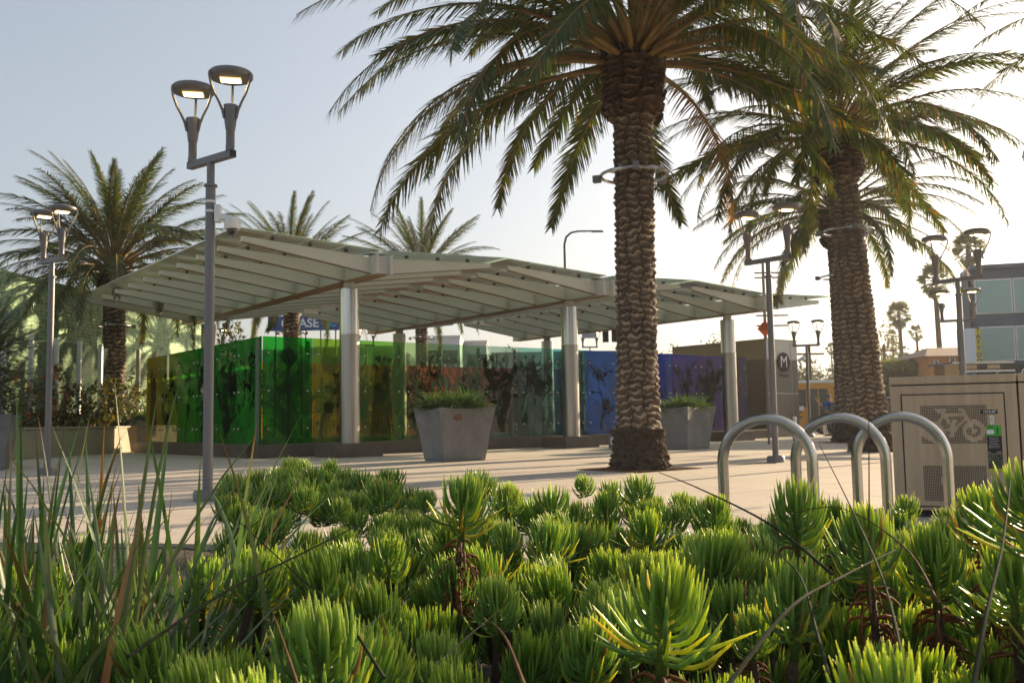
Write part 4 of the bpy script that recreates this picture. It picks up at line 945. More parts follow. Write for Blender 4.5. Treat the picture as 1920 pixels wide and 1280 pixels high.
# fan palms
def fan_mesh(seed):
    r = random.Random(seed); mb = MB(); mb.cc = True; n = 15
    mb.tube([(0, 0, 0), (.7, 0, -.02)], .03, 4, 0, col=(.14, .12, .05, 1))
    for i in range(n):
        a = R(-85+170*i/(n-1)); l = 1.0*(1-.25*abs(math.sin(a))); d = Vector((math.cos(a), math.sin(a), -.1)); sd = Vector((-math.sin(a), math.cos(a), .2))
        p = Vector((.7, 0, 0)); c = (.08*r.uniform(.8, 1.3), .10*r.uniform(.8, 1.2), .04, 1)
        mb.add([p, p+d*l*.55-sd*.055, p+d*l+Vector((0, 0, -.25*r.random())), p+d*l*.55+sd*.055], [(0, 1, 2, 3)], 0, c)
    return mb.mesh('fan_leaf', M['frond'])
FAN = [fan_mesh(i) for i in range(3)]
def fanpalm(px_, pyc, Y, rad, label, seed, nf=46, tr=.22):
    r = random.Random(seed); q = P(px_, pyc, Y)
    t = thing('fan_palm', label, 'palm tree', (q.x, q.y, -.15), 0, 'tall fan palms on the right'); H_ = q.z+.15
    MB().tube([(0, 0, 0), (.1, 0, H_*.5), (0, 0, H_)], [tr*1.3, tr, tr*.8], 10).build('trunk', M['trunk'], t, smooth=True)
    for i in range(nf):
        u = i/nf; e = R(80-150*u+r.uniform(-8, 8)); az = i*2.4
        o = link('fan_leaf', r.choice(FAN), t); o.location = (0, 0, H_-u*rad*.5); sc = rad/1.7*r.uniform(.85, 1.1)*(1 if u < .7 else .8); o.scale = (sc,)*3
        o.rotation_euler = (Matrix.Rotation(az, 3, 'Z') @ Matrix.Rotation(-e, 3, 'Y') @ Matrix.Rotation(r.uniform(-.6, .6), 3, 'X')).to_euler()
fanpalm(1685, 585, 95, 1.6, 'tall fan palm standing alone between the leaning palm and the lamps', 1)
fanpalm(1752, 520, 75, 1.6, 'fan palm partly hidden behind the twin lamps', 2)
fanpalm(1815, 462, 68, 1.55, 'tallest fan palm beside the glass office block', 3)
fanpalm(1718, 622, 105, 1.1, 'small palm above the roof line left of the orange house', 4, 26, .15)
fanpalm(1672, 628, 130, 1.1, 'distant small fan palm left of the lone tall one', 5, 30, .15)
fanpalm(1558, 652, 120, .9, 'tiny distant palm above the yellow bus', 6, 24, .12)
# glass office block
M['bluegrey'] = mat('blue_grey_panel', (.10, .13, .175), .7, 0, spec=.2, var=.05)
qa = P(1829, 700, 46); t = thing('office_block', 'modern office block with green tinted windows at the right edge', 'building', (qa.x, 46, -.15), R(-16)); ztop = P(1832, 506, 46).z+.15; wv = 14
def fz(py_): return P(1850, py_, 45.6).z+.15
zs_ = {k: fz(v) for k, v in dict(b2=523, w2t=523, w2b=588, b1=588, w1t=612, w1b=677, g=680).items()}
MB().box((wv/2, 1.2, ztop/2), (wv, 2.4, ztop)).build('wall', M['bluegrey'], t); MB().tube([(-.06, -.05, 0), (-.06, -.05, ztop)], .05, 8).build('drain_pipe', M['rust'], t)
MB().box((wv/2+.1, 1.2, ztop+.1), (wv+.2, 2.8, .2)).build('roof_edge', M['bluegrey'], t)
for (z0, z1) in ((zs_['w2b'], zs_['w2t']), (zs_['w1b'], zs_['w1t'])):
    for i in range(8):
        f = MB().box((.15+1.7*i+.85-.0, -.03, (z0+z1)/2), (1.66, .06, z1-z0)).build('window_frame', M['white'], t); MB().box((.15+1.7*i+.85, -.07, (z0+z1)/2), (1.54, .03, z1-z0-.12)).build('pane', M['winglass'], f)
for i in range(3): MB().box((2.75+3.4*i, -.28, ztop/2+.9), (.16, .25, ztop-1.8)).build('mullion_fin', M['bluegrey'], t)
MB().box((wv/2, -.12, zs_['g']-.75), (wv, .2, 1.3)).build('shop_fascia', M['black'], t)
text('Cafe', .7, (2.6, -.235, zs_['g']-.55), (R(90), 0, 0), M['white'], t, ext=.01)
MB().box((wv/2, -.05, 1.6), (wv, .08, 3.0)).build('shop_window', M['darkglass'], t)
M['yellow'] = mat('sign_yellow', (.65, .50, .03), .5); M['wpanel'] = mat('white_panel', (.62, .68, .76), .5)
ts = P(1824, 650, 45); t = thing('blade_sign', 'yellow vertical TATTOO sign on a pale panel at the corner of the office block', 'sign', (ts.x, 45, -.15)); zt_ = P(1828, 615, 45).z+.15; zb_ = P(1828, 681, 45).z+.15
MB().box((-.02, .3, (zt_+zb_)/2), (.34, .6, zt_-zb_)).build('side_panel', M['wpanel'], t); MB().box((.28, .3, (zt_+zb_)/2), (.26, .6, zt_-zb_)).build('sign_face', M['yellow'], t)
text('T\nA\nT\nT\nO\nO', .30, (.28, -.01, (zt_+zb_)/2), (R(90), 0, 0), M['bluegrey'], t, ext=.004, bold=.012); MB().box((.13, .45, zb_/2), (.3, .2, zb_)).build('bracket_post', M['bluegrey'], t)
# orange house
M['orng'] = mat('orange_stucco', (.52, .21, .06), .85, var=.08, vscale=1); M['tile'] = mat('roof_tiles', (.28, .17, .12), .85, var=.3, vscale=3, stretch=(4, .6, 1), bump=.5, bscale=6)
qa = P(1742, 690, 70); t = thing('orange_house', 'orange stucco house with a red tiled roof behind the bike locker', 'house', (qa.x, 70, -.15)); he = P(1750, 668, 70).z+.15; hr = P(1800, 646, 70).z+.15; wv = 6.5
MB().box((wv/2, 3, he/2), (wv, 6, he)).build('wall', M['orng'], t)
m = MB(); m.add([(-.5, -.5, he), (wv+.5, -.5, he), (wv+.5, 6.5, he), (-.5, 6.5, he), (1.3, 3, hr), (wv, 3, hr)], [(0, 1, 5, 4), (1, 2, 5), (2, 3, 4, 5), (3, 0, 4), (3, 2, 1, 0)]); m.build('roof', M['tile'], t)
for x, wq in ((.55, .35), (1.75, .45), (2.6, .4), (4.2, .4)):
    zc = P(1756, 684 if x < 1 else 678, 70).z+.15; f = MB().box((x, -.03, zc), (wq, .06, .75)).build('window', M['white'], t); MB().box((x, -.07, zc), (wq-.14, .03, .62)).build('pane', M['darkglass'], f)
# bus shelter
qa = P(1798, 690, 24); qb = P(1888, 696, 24); t = thing('bus_shelter', 'steel bus shelter roof with dark sign panels behind the bike locker', 'bus shelter', (P(1772, 700, 24).x, 24, 0)); z1 = P(1800, 680, 24).z; z0 = P(1800, 696, 24).z; wv = qb.x-P(1772, 700, 24).x
MB().box((wv/2+.2, .7, z1), (wv, 1.4, .05)).build('roof', M['steel'], t); MB().box((wv/2+.2, .0, z0), (wv, .05, .05)).build('lower_rail', M['steel'], t)
MB().box((wv/2+.2, .03, (z0+z1)/2), (wv, .05, z1-z0-.06)).build('sign_panel', M['metal_dark'], t); MB().box((.13, .2, (z0+z1)/2-.1), (.36, .6, z1-z0+.1)).build('end_box', M['bronze'], t)
for x in (.66, 1.25):
    m = MB().box((x, -.002, (z0+z1)/2), (.32, .01, .12)).build('route_plate', M['bronze'], t); text('Culver City', .07, (x, -.012, (z0+z1)/2), (R(90), 0, 0), M['white'], m, ext=.001)
for x in (.35, wv+.1): MB().box((x, .7, z1/2), (.07, .07, z1)).build('post', M['metal_grey'], t)
# bollards
for px_, py_, lab in ((1548, 817, 'short pale steel bollard beside the person'), (1491, 826, 'short pale bollard at the right foot of the pylon')):
    q = G(px_, py_); t = thing('bollard', lab, 'bollard', q, 0, 'steel bollards at the plaza edge'); MB().lathe([(.085, 0), (.085, .82), (.07, .86), (.03, .87)], 20).build('shaft', M['steel'], t, smooth=True); MB().lathe([(.10, 0), (.10, .03)], 20).build('foot', M['metal_grey'], t, smooth=True)
q = G(1515, 816)
# ------------------------------------------------------------------ vehicles
M['busy'] = mat('bus_yellow', (.60, .27, .02), .35, coat=.4); M['carp'] = mat('dark_car_paint', (.05, .07, .08), .25, .3, coat=.8); M['carw'] = mat('silver_car_paint', (.4, .42, .42), .25, .4, coat=.8); M['red'] = mat('tail_red', (.4, .01, .01), .3)
def wheel(parent, x, y, r=.33, w_=.2):
    m = MB(); m.lathe([(r*.6, -w_/2), (r*.95, -w_/2), (r, -w_/2+.03), (r, w_/2-.03), (r*.95, w_/2), (r*.6, w_/2)], 24, cap=False); m.v = [(a, c, b) for a, b, c in m.v]; o = m.build('wheel', M['rubber'], parent, smooth=True, loc=(x, y, r))
    m = MB(); m.lathe([(.01, -w_/2+.02), (r*.62, -w_/2+.01), (r*.62, w_/2-.01), (.01, w_/2-.02)], 18); m.v = [(a, c, b) for a, b, c in m.v]; m.build('rim', M['steel'], o, smooth=True)
def car(loc, rz, paint, label):
    t = thing('parked_car', label, 'car', loc, rz, 'cars seen through the glass wall')
    body = [(-2.2, .30), (2.15, .30), (2.25, .55), (2.15, .78), (1.1, .95), (-1.9, 1.0), (-2.25, .85), (-2.28, .5)]
    cab = [(1.05, .93), (.45, 1.38), (-.9, 1.42), (-1.75, 1.0)]
    MB().prism(body, -.87, .87).build('body', paint, t, bevel=.08); m = MB().prism(cab, -.74, .74).build('cabin', paint, t, bevel=.06)
    for s_ in (-1, 1):
        MB().prism([(.85, .98), (.38, 1.32), (-.2, 1.34), (-.2, .99)], s_*.752-.004, s_*.752+.004).build('side_window', M['darkglass'], t)
        MB().prism([(-.28, .99), (-.28, 1.34), (-.85, 1.35), (-1.45, 1.03)], s_*.752-.004, s_*.752+.004).build('side_window', M['darkglass'], t)
        for x in (-1.4, 1.4): wheel(t, x, s_*.80)
    m = MB(); m.add([(1.10, -.64, .965), (1.10, .64, .965), (.50, .6, 1.385), (.50, -.6, 1.385)], [(0, 1, 2, 3)]); m.build('windscreen', M['darkglass'], t)
q = P(985, 800, 47.5); car((q.x, q.y, -.15), 0, M['carp'], 'dark car parked on the road, seen through the teal glass')
q = P(1215, 800, 47.5); car((q.x, q.y, -.15), 0, M['carw'], 'silver car parked on the road, seen through the blue glass')
q = P(720, 800, 48.5); car((q.x, q.y, -.15), math.pi, M['carw'], 'silver car on the road, seen through the leaf green glass')
# bus: nose to the right
bq = P(1590, 800, 50.0); t = thing('school_bus', 'small yellow bus with a white roof between the pylon and the palms', 'bus', (bq.x, 50.0, -.15)); BL = 6.6; hb = P(1550, 713, 50).z+.15
side = [(-BL, .35), (.0, .35), (.15, .9), (.10, 1.25), (-.55, 1.45), (-.62, hb-.62), (-.25, hb-.42), (-.3, hb-.14), (-BL, hb-.14)]
MB().prism(side, 0, 2.3).build('body', M['busy'], t, bevel=.04); MB().box(((-BL-.3)/2, 1.15, hb-.06), (BL-.3, 2.2, .16)).build('roof', M['white'], t, bevel=.05)
for (x0, x1) in ((-3.0, -2.15), (-4.2, -3.3), (-5.4, -4.5)): MB().box(((x0+x1)/2, -.012, 1.95), (x1-x0, .03, .95)).build('window', M['darkglass'], t)
d_ = MB().box((-1.5, -.012, 1.45), (.95, .03, 2.0)).build('door', M['darkglass'], t); MB().box((-1.5, -.03, 1.45), (.06, .02, 2.0)).build('door_frame', M['busy'], d_)
for z in (.95, 1.25): MB().box((-4.0, -.012, z), (3.2, .03, .07)).build('rub_rail', M['black'], t)
MB().box((-2.55, -.02, 1.42), (.5, .02, .24)).build('notice', M['white'], t)
m = MB(); m.box((-.3, -.1, hb-.33), (.4, .1, .14)); m.build('warning_lamps', M['metal_dark'], t); MB().prism([(-.56, 1.50), (-.60, hb-.66), (-.59, hb-.66), (-.54, 1.5)], .2, 2.1).build('windscreen', M['winglass'], t)
for x in (-4.9, -.65):
    for y in (.15, 2.15): wheel(t, x, y, .42, .25)
m = MB().box((.14, 1.9, 1.0), (.05, .25, .18)).build('headlight', M['white'], t); m = MB().box((.14, .4, 1.0), (.05, .25, .18)).build('headlight', M['white'], t)
# ------------------------------------------------------------------ person by the bus
pp = G(1559, 817); M['skin'] = mat('skin', (.35, .19, .12), .6); M['shirt'] = mat('blue_shirt', (.03, .08, .42), .7); M['pants'] = mat('dark_trousers', (.02, .02, .025), .8); M['bag'] = mat('grey_backpack', (.10, .095, .095), .8)
pe = thing('person', 'person in a blue shirt, dark trousers and cap with a grey backpack by the bus', 'person', (pp.x, pp.y, 0), R(25)); PS_ = 1.02
def skin(name, pts, edges, rads, mt, parent, root=0):
    me = bpy.data.meshes.new(name); me.from_pydata(pts, edges, []); o = link(name, me, parent)
    sk = o.modifiers.new('skin', 'SKIN'); sk.use_smooth_shade = True
    for i, r_ in enumerate(rads):
        v_ = me.skin_vertices[0].data[i]; v_.radius = (r_, r_) if not isinstance(r_, tuple) else r_; v_.use_root = (i == root)
    ss = o.modifiers.new('sub', 'SUBSURF'); ss.levels = 2; ss.render_levels = 2; me.materials.append(mt); return o
# faces +y (towards the bus), left arm raised to the door
J = [(0, 0, .95), (0, .0, 1.15), (0, .02, 1.38), (0, .03, 1.48), (0, .06, 1.60), (0, .07, 1.70),
     (-.19, 0, 1.38), (-.30, .14, 1.30), (-.36, .32, 1.46), (-.37, .40, 1.54), (.19, 0, 1.38), (.26, -.02, 1.12), (.24, .12, .92), (.24, .17, .84),
     (-.10, 0, .90), (-.12, .02, .50), (-.12, -.02, .09), (-.13, .13, .04), (.10, 0, .90), (.12, .04, .50), (.13, 0, .09), (.14, .15, .04)]
E = [(0, 1), (1, 2), (2, 3), (3, 4), (4, 5), (2, 6), (6, 7), (7, 8), (8, 9), (2, 10), (10, 11), (11, 12), (12, 13), (0, 14), (14, 15), (15, 16), (16, 17), (0, 18), (18, 19), (19, 20), (20, 21)]
Rd = [(.15, .11), (.145, .10), (.16, .11), .055, (.085, .10), (.07, .08), .06, .045, .035, .028, .06, .045, .035, .028, .085, .06, .042, .035, .085, .06, .042, .035]
skin('body', J, E, Rd, M['skin'], pe)
skin('shirt', [(0, 0, 1.0), (0, 0, 1.18), (0, .015, 1.40), (0, .02, 1.46), (-.20, 0, 1.40), (-.31, .14, 1.31), (.20, 0, 1.40), (.265, -.02, 1.13)], [(0, 1), (1, 2), (2, 3), (2, 4), (4, 5), (2, 6), (6, 7)], [(.17, .13), (.165, .12), (.18, .13), .07, .078, .062, .078, .062], M['shirt'], pe)
skin('trousers', [(0, 0, 1.0), (-.10, 0, .88), (-.12, .02, .50), (-.12, -.02, .10), (.10, 0, .88), (.12, .04, .50), (.13, 0, .10)], [(0, 1), (1, 2), (2, 3), (0, 4), (4, 5), (5, 6)], [(.165, .125), .105, .08, .065, .105, .08, .065], M['pants'], pe)
m = MB(); m.box((0, -.20, 1.22), (.34, .20, .46), top=(.8, .7)); m.build('backpack', M['bag'], pe, bevel=.05)
m = MB(); m.lathe([(.105, 1.66), (.108, 1.71), (.09, 1.77), (.04, 1.80), (.0, 1.803)], 18, (0, .07, 0), cap=False); m.box((0, .20, 1.685), (.16, .12, .012)); m.build('cap', M['bag'], pe, smooth=True)
m = MB()
for s_ in (-1, 1):
    for k in range(5):
        a = (-.03+.015*k); q = (s_*.24 if s_ > 0 else -.37, 0, 0)
        if s_ > 0: m.tube([(.225+.012*k, .165, .845), (.225+.012*k, .185, .79), (.225+.012*k, .18, .75+.008*abs(k-2))], [.009, .008, .006], 5)
        else: m.tube([(-.40+.014*k, .40, 1.545), (-.405+.016*k, .43, 1.60), (-.405+.016*k, .445, 1.635-.008*abs(k-2))], [.009, .008, .006], 5)
m.build('fingers', M['skin'], pe, smooth=True)
m = MB()
for s_ in (-1, 1): m.box((s_*.125, .07, .035), (.10, .27, .07), top=(.8, .85))
m.build('shoes', M['black'], pe, bevel=.02)

# ------------------------------------------------------------------ foreground succulents
def leafcol(r, age):
    """age 0 young top .. 1 old bottom"""
    if r.random() < .02: return (.22, .15, .07)
    if r.random() < max(0, age-.80)*2.2: return (.36*r.uniform(.7, 1.0), .42*r.uniform(.7, 1.0), .06)
    g = r.uniform(.8, 1.2); a = (.125+.06*(1-age))*g; return (a, (.25+.06*(1-age))*g, (.062+.035*age)*g)
def rosette(name, n, hgt, L, seed, seg=6, sides=5, w_=.0040, yellow=0.0, spread=1.0, core=True):
    r = random.Random(seed); mb = MB(); mb.cc = True
    if core: mb.tube([(0, 0, -hgt-.03), (0, 0, -hgt*.5), (0, 0, -.03)], [.009, .008, .005], 6, 0, col=(.14, .20, .06, 1))
    for i in range(n):
        t = (i+.5)/n; z = -.03-(hgt-.03)*t**1.1; az = i*2.39996+r.uniform(-.25, .25)
        e0 = R(70-72*t**.7+r.uniform(-12, 12)); e1 = R(90-24*t**1.5+r.uniform(-9, 7)); l = L*(.62+.5*min(1, t*2.0))*(1-.10*max(0, t-.8)*5)*r.uniform(.80, 1.12)
        if yellow and t > .72: e1 = R(r.uniform(20, 75)); l *= 1.15
        p = Vector((math.cos(az)*.005, math.sin(az)*.005, z)); pts = []; tw = r.uniform(-.25, .25)
        c = leafcol(r, min(1, t+yellow*(t > .66)*r.random()*1.0))
        for k in range(seg+1):
            pts.append(p.copy()); u = min(1, (k+.3)/seg*1.45); a = e0+(e1-e0)*(u*u*(3-2*u))
            p = p+Vector((math.cos(az+tw*k/seg)*math.cos(a), math.sin(az+tw*k/seg)*math.cos(a), math.sin(a)))*l/seg
        wq = w_*r.uniform(.85, 1.15); prof = [.55, .85, 1.0, 1.0, .88, .62, .12] if seg == 6 else [.6, 1, .9, .15]
        b0 = len(mb.v); mb.tube(pts, [wq*q for q in prof], sides, 0, cap=False, col=(*c, 1))
        for k in range(seg+1):
            u = k/seg; f = (1+.55*u**3, 1+.30*u**2, 1-.1*u)
            for j in range(sides): mb.c[b0+k*sides+j] = (c[0]*f[0], c[1]*f[1], c[2]*f[2], 1)
    return mb.mesh(name, [M['leaf']], True)
def deadmesh(name, hgt, seed, n=46):
    r = random.Random(seed); mb = MB()
    for i in range(n):
        t = r.random()**.8; z = -hgt*t; az = r.random()*6.28; l = r.uniform(.03, .075); p = Vector((math.cos(az)*.009, math.sin(az)*.009, z)); a = R(r.uniform(-30, 20)); pts = []
        for k in range(5):
            pts.append(p.copy()); p = p+Vector((math.cos(az)*math.cos(a), math.sin(az)*math.cos(a), math.sin(a)))*l/4; a -= r.uniform(.1, .75); az += r.uniform(-.5, .5)
        mb.tube(pts, [.0030, .0034, .0028, .002, .0008], 4, 0, cap=False)
    return mb.mesh(name, [M['dead']], True)
ROS = [rosette('leaf_rosette', 74, .105, .080, 500+i, w_=.0028) for i in range(6)]
ROSB = [rosette('leaf_rosette', 84, .125, .092, 520+i, w_=.0031) for i in range(3)]
ROSY = [rosette('leaf_rosette', 80, .125, .092, 540+i, yellow=.9, w_=.0032) for i in range(3)]
ROSF = [rosette('leaf_rosette', 48, .09, .082, 560+i, seg=3, sides=4, w_=.0038, core=False) for i in range(4)]
DEAD = [deadmesh('dried_leaves', .17, 580+i) for i in range(3)]
def stem_mesh(ln, bend, seed):
    r = random.Random(seed); return MB().tube([(0, 0, 0), (bend*.15, r.uniform(-.02, .02), -ln*.35), (bend*.5, r.uniform(-.03, .03), -ln*.7), (bend, 0, -ln)], [.008, .010, .011, .013], 6)
SG = 'succulent stems crowding the planting bed'
def canopy_z(x, y):
    z = .60+.050*math.sin(x*3.1+y*2.3)+.050*math.sin(x*7.3-y*4.1)
    if y > 3.2: z -= .05*(y-3.2)
    if x < -.75*y*.42-.1: z -= .07
    return z
def plant(pos, kind, tilt, az, label, group, dead=False, sc=1.0, bend=0.0, r=rnd):
    t = thing('succulent_plant', label, 'succulent', pos, az, group)
    t.rotation_euler = (tilt[0], tilt[1], az)
    me = r.choice({'n': ROS, 'b': ROSB, 'y': ROSY}[kind]); o = link('leaf_rosette', me, t); o.scale = (sc, sc, sc)
    hh = {'n': .11, 'b': .13, 'y': .13}[kind]*sc
    m = stem_mesh(max(.1, pos[2]-.02)-hh, bend, r.random()).build('stem', M['stem'], t, smooth=True); m.location = (0, 0, -hh)
    if dead: d = link('dried_leaves', r.choice(DEAD), t); d.location = (0, 0, -hh+.01); d.scale = (sc*1.05,)*3
    return t
heroes = [  # px, py of the tip, width px, size m, kind, dead, bend, label
 (872, 862, 100, .125, 'y', 1, .02, 'tall lone succulent head above the middle of the bed with a rusty dried stem'),
 (1492, 868, 108, .125, 'b', 1, .10, 'succulent head before the leftmost bike rack on a shaggy brown stem leaning right'),
 (1612, 912, 120, .125, 'b', 1, .12, 'succulent head in front of the middle bike rack, on a long dark brown drooping stem'),
 (1742, 950, 120, .125, 'b', 1, .06, 'succulent head below the foot of the locker side bike rack with a pale frayed stem'),
 (1832, 880, 108, .12, 'b', 1, .04, 'succulent head silhouetted against the perforated locker door with an orange brown stem'),
 (1925, 832, 150, .13, 'y', 0, .02, 'yellow edged succulent head cut by the right edge beside the locker'),
 (1893, 985, 130, .125, 'y', 1, .04, 'succulent head low at the right edge on a thick rust brown stem'),
 (600, 1075, 175, .125, 'b', 0, .0, 'large succulent head standing alone at the bottom left of centre'),
 (1245, 1010, 165, .125, 'y', 1, .06, 'large bright succulent head with long yellow lower leaves at the bottom right of centre'),
 (1640, 1165, 190, .11, 'y', 1, .0, 'sparse yellow leaved succulent head near the bottom edge, right of centre'),
 (388, 1018, 92, .12, 'y', 1, .03, 'succulent head beside the flax blades with curled yellow lower leaves on a brown stem'),
 (1130, 905, 62, .115, 'n', 0, .0, 'small dark succulent head standing out against the pale paving right of the tall lone one'),
 (950, 888, 66, .115, 'n', 0, .0, 'succulent head just right of the tall lone one'),
 (797, 905, 46, .11, 'n', 0, .0, 'small far succulent head just left of the tall lone one'),
 (930, 1052, 110, .125, 'n', 0, .0, 'bright pointed succulent head in the centre of the bed'),
 (840, 1015, 100, .125, 'n', 0, .0, 'bluish succulent head below the tall lone one'),
 (1000, 1150, 120, .125, 'b', 0, .0, 'dark bluish succulent head low in the middle of the bed'),
 (1490, 1010, 130, .125, 'b', 0, .0, 'wide succulent head below the one overlapping the leftmost bike rack'),
 (1210, 935, 75, .12, 'y', 0, .0, 'succulent head with a few yellow leaves near the middle of the back row'),
 (1340, 910, 70, .12, 'n', 0, .0, 'dark green succulent head left of the leftmost bike rack'),
 (850, 1200, 150, .125, 'b', 0, .0, 'bright succulent head at the bottom edge left of the middle'),
 (100, 1165, 140, .13, 'b', 0, .0, 'succulent head at the bottom left among the flax blades'),
 (1290, 1110, 120, .12, 'n', 0, .0, 'green succulent head just below the large yellow leaved one'),
]
hp = []; hd = []
for (px_, py_, wpx, sz, kd, dd, bd, lab) in heroes:
    Y_ = sz*F/wpx; q = P(px_, py_, Y_); hp.append((q.x, q.y)); hd.append((q.x/q.y, q.y, py_+wpx*(1.75 if dd else .9), dd))
    top = {'n': .045, 'b': .055, 'y': .05}[kd]; sc = sz/.125
    plant((q.x, q.y, q.z-top*sc), kd, (rnd.uniform(-.1, .1), rnd.uniform(-.1, .1)), rnd.random()*6, lab, SG, bool(dd), sc, bd)
EDG = lambda x: np.interp(x, [e[0] for e in EDGE], [e[1] for e in EDGE])
cands = []
rr_ = random.Random(99); cell = {}
def ok(x, y, dmin):
    for (a, b) in hp:
        if (a-x)**2+(b-y)**2 < dmin*dmin: return False
    k = (int(x/.2), int(y/.2))
    for i in (-1, 0, 1):
        for j in (-1, 0, 1):
            for (a, b) in cell.get((k[0]+i, k[1]+j), ()):
                if (a-x)**2+(b-y)**2 < dmin*dmin: return False
    cell.setdefault(k, []).append((x, y)); return True
for _ in range(60000):
    y = .95+(rr_.random()**.7)*4.2; x = rr_.uniform(-1, 1)*(y*.60+.15)
    if x > 2.0+.02*y and y > 4.2: continue
    if y > EDG(x)-.25: continue
    if x < -.33*y and y <= 1.7 and rr_.random() < .7: continue
    if x < -.305*y and y > 1.7: 
        if y > 2.2 or rr_.random() < .9: continue
    if y > 3.7 and not (x < -.45 and x > -.305*y) and y > 4.0-.25*max(0, x): continue
    if not ok(x, y, .098 if y < 2 else .108): continue
    cands.append((x, y))
cands.sort(key=lambda c: c[1])
EXTRA = MB(); EXTRA.cc = True; ndone = 0
def sector(x, y):
    px = 960+F*x/y; a = 'left' if px < 400 else ('left middle' if px < 800 else ('middle' if px < 1150 else ('right middle' if px < 1500 else 'right')))
    b = 'front' if y < 1.5 else ('second' if y < 2.2 else 'back')
    return 'green succulent head crowded in the %s of the bed, %s rows' % (a, b)
gen = 'green finger leaved succulent head in the dense foreground planting'
for (x, y) in cands:
    z = canopy_z(x, y)+rr_.choice((rr_.uniform(-.03, .03), rr_.uniform(-.11, .02), rr_.uniform(-.07, .06)))
    if -1.45 < x < -.6 and y > 3.0: z = .70+rr_.uniform(-.10, .04)-.22*abs(x+1.0)
    z -= .0+(.075 if 960+F*x/y > 1380 else 0)
    for (bb, hy, pm, dd_) in hd:
        if y < hy+.05 and abs(x/y-bb) < .05/y+.028: z = min(z, CAM_H-(pm-788+.017*F*x/y)/F*y-.05)
    if z < .12: continue
    tl = (rr_.uniform(-.3, .3), rr_.uniform(-.3, .3)); az = rr_.random()*6.28; sc = rr_.uniform(.72, 1.15)
    if ndone < 270:
        plant((x, y, z), rr_.choice('nnnnnby'), tl, az, sector(x, y), SG, rr_.random() < .12, sc, rr_.uniform(-.05, .05), rr_); ndone += 1
    else:
        me = rr_.choice(ROSF); mm = Matrix.Translation((x, y, z)) @ Matrix.Rotation(tl[0], 4, 'X') @ Matrix.Rotation(az, 4, 'Z') @ Matrix.Scale(sc, 4)
        EXTRA.src = getattr(EXTRA, 'src', []); EXTRA.src.append((me, mm))
def join(src, name, mats):
    V_, F_, C_ = [], [], []; off = 0
    for me, mm in src:
        n = len(me.vertices); co = np.empty(n*3, np.float32); me.vertices.foreach_get('co', co); co = co.reshape(-1, 3)
        m_ = np.array(mm); co = co @ m_[:3, :3].T+m_[:3, 3]; V_.append(co)
        k = len(me.polygons); lv = np.empty(len(me.loops), np.int32); me.loops.foreach_get('vertex_index', lv); F_.append(lv.reshape(-1, 4)+off)
        cc = np.empty(n*4, np.float32); me.color_attributes['col'].data.foreach_get('color', cc); C_.append(cc); off += n
    me = bpy.data.meshes.new(name); V_ = np.concatenate(V_); F_ = np.concatenate(F_)
    me.from_pydata(V_.tolist(), [], F_.tolist()); at = me.color_attributes.new('col', 'FLOAT_COLOR', 'POINT'); at.data.foreach_set('color', np.concatenate(C_)); me.polygons.foreach_set('use_smooth', [True]*len(me.polygons))
    for m in mats: me.materials.append(m)
    me.update(); return me
# low filler shoots between the stems
for _ in range(950):
    y = .9+(rr_.random()**.7)*3.9; x = rr_.uniform(-1, 1)*(y*.6+.15)
    if x < -.31*y and y > 1.8 and (y > 2.4 or rr_.random() < .8): continue
    if y > EDG(x)-.3: continue
    EXTRA.src.append((rr_.choice(ROSF), Matrix.Translation((x, y, canopy_z(x, y)-rr_.uniform(.20, .42))) @ Matrix.Rotation(rr_.uniform(-.5, .5), 4, 'X') @ Matrix.Rotation(rr_.random()*6, 4, 'Z')))
o = link('succulent_ground_cover', join(EXTRA.src, 'succulent_ground_cover', [M['leaf']])); tag(o, 'dense low mass of green finger leaved shoots filling the bed', 'ground cover', None, 'stuff')
# flax-like strap clumps at lower left
def flax(pos, n, L, label, seed, bias=0.0, el=(30, 88)):
    r = random.Random(seed); t = thing('flax_plant', label, 'flax', pos, 0, None); mb = MB(); mb.cc = True
    for i in range(n):
        az = r.random()*6.28; e = R(r.uniform(*el)); l = L*(.52+.52*r.random()**1.7); wv = r.uniform(.0050, .0115); dr = r.uniform(.2, 1.5)*(1 if e < R(75) else .4); seg = 9
        p = Vector((r.gauss(0, .13), r.gauss(0, .10), 0)); sd = Vector((-math.sin(az+r.uniform(-.8, .8)), math.cos(az), 0)).normalized(); a = e; vs = []; base = r.choice([(.08, .17, .045), (.06, .13, .04), (.12, .21, .06), (.19, .24, .12)]); tipd = r.random() < .4
        dead = r.random() < .06; cs = []
        for k in range(seg+1):
            u = k/seg; pr = (.75+.4*u if u < .5 else .95)*(1-u**4)+.02
            vs += [p-sd*wv*pr, p+Vector((math.cos(az), math.sin(az), -.2))*(-wv*.35*pr), p+sd*wv*pr]
            c = base if not dead else (.28, .14, .05)
            if u > .85 and tipd: f = min(1, (u-.85)/.12); c = tuple(c[q]*(1-f)+(.24, .075, .025)[q]*f for q in range(3))
            cs += [(*c, 1)]*3
            p = p+Vector((math.cos(az)*math.cos(a), math.sin(az)*math.cos(a), math.sin(a)))*l/seg; a -= dr*u*1.6/seg
        b = len(mb.v); mb.v += [tuple(v) for v in vs]; mb.c += cs
        for k in range(seg): mb.f += [(b+3*k, b+3*k+1, b+3*k+4, b+3*k+3), (b+3*k+1, b+3*k+2, b+3*k+5, b+3*k+4)]; mb.m += [0, 0]
    mb.build('leaves', M['blade'], t, smooth=True); return t
def at(px_, Y_, z): q = P(px_, 900, Y_); return (q.x, q.y, z)
flax(at(170, 1.9, -.0), 420, 1.00, 'tall clump of strappy flax blades with orange tips at the lower left', 1, el=(24, 88))
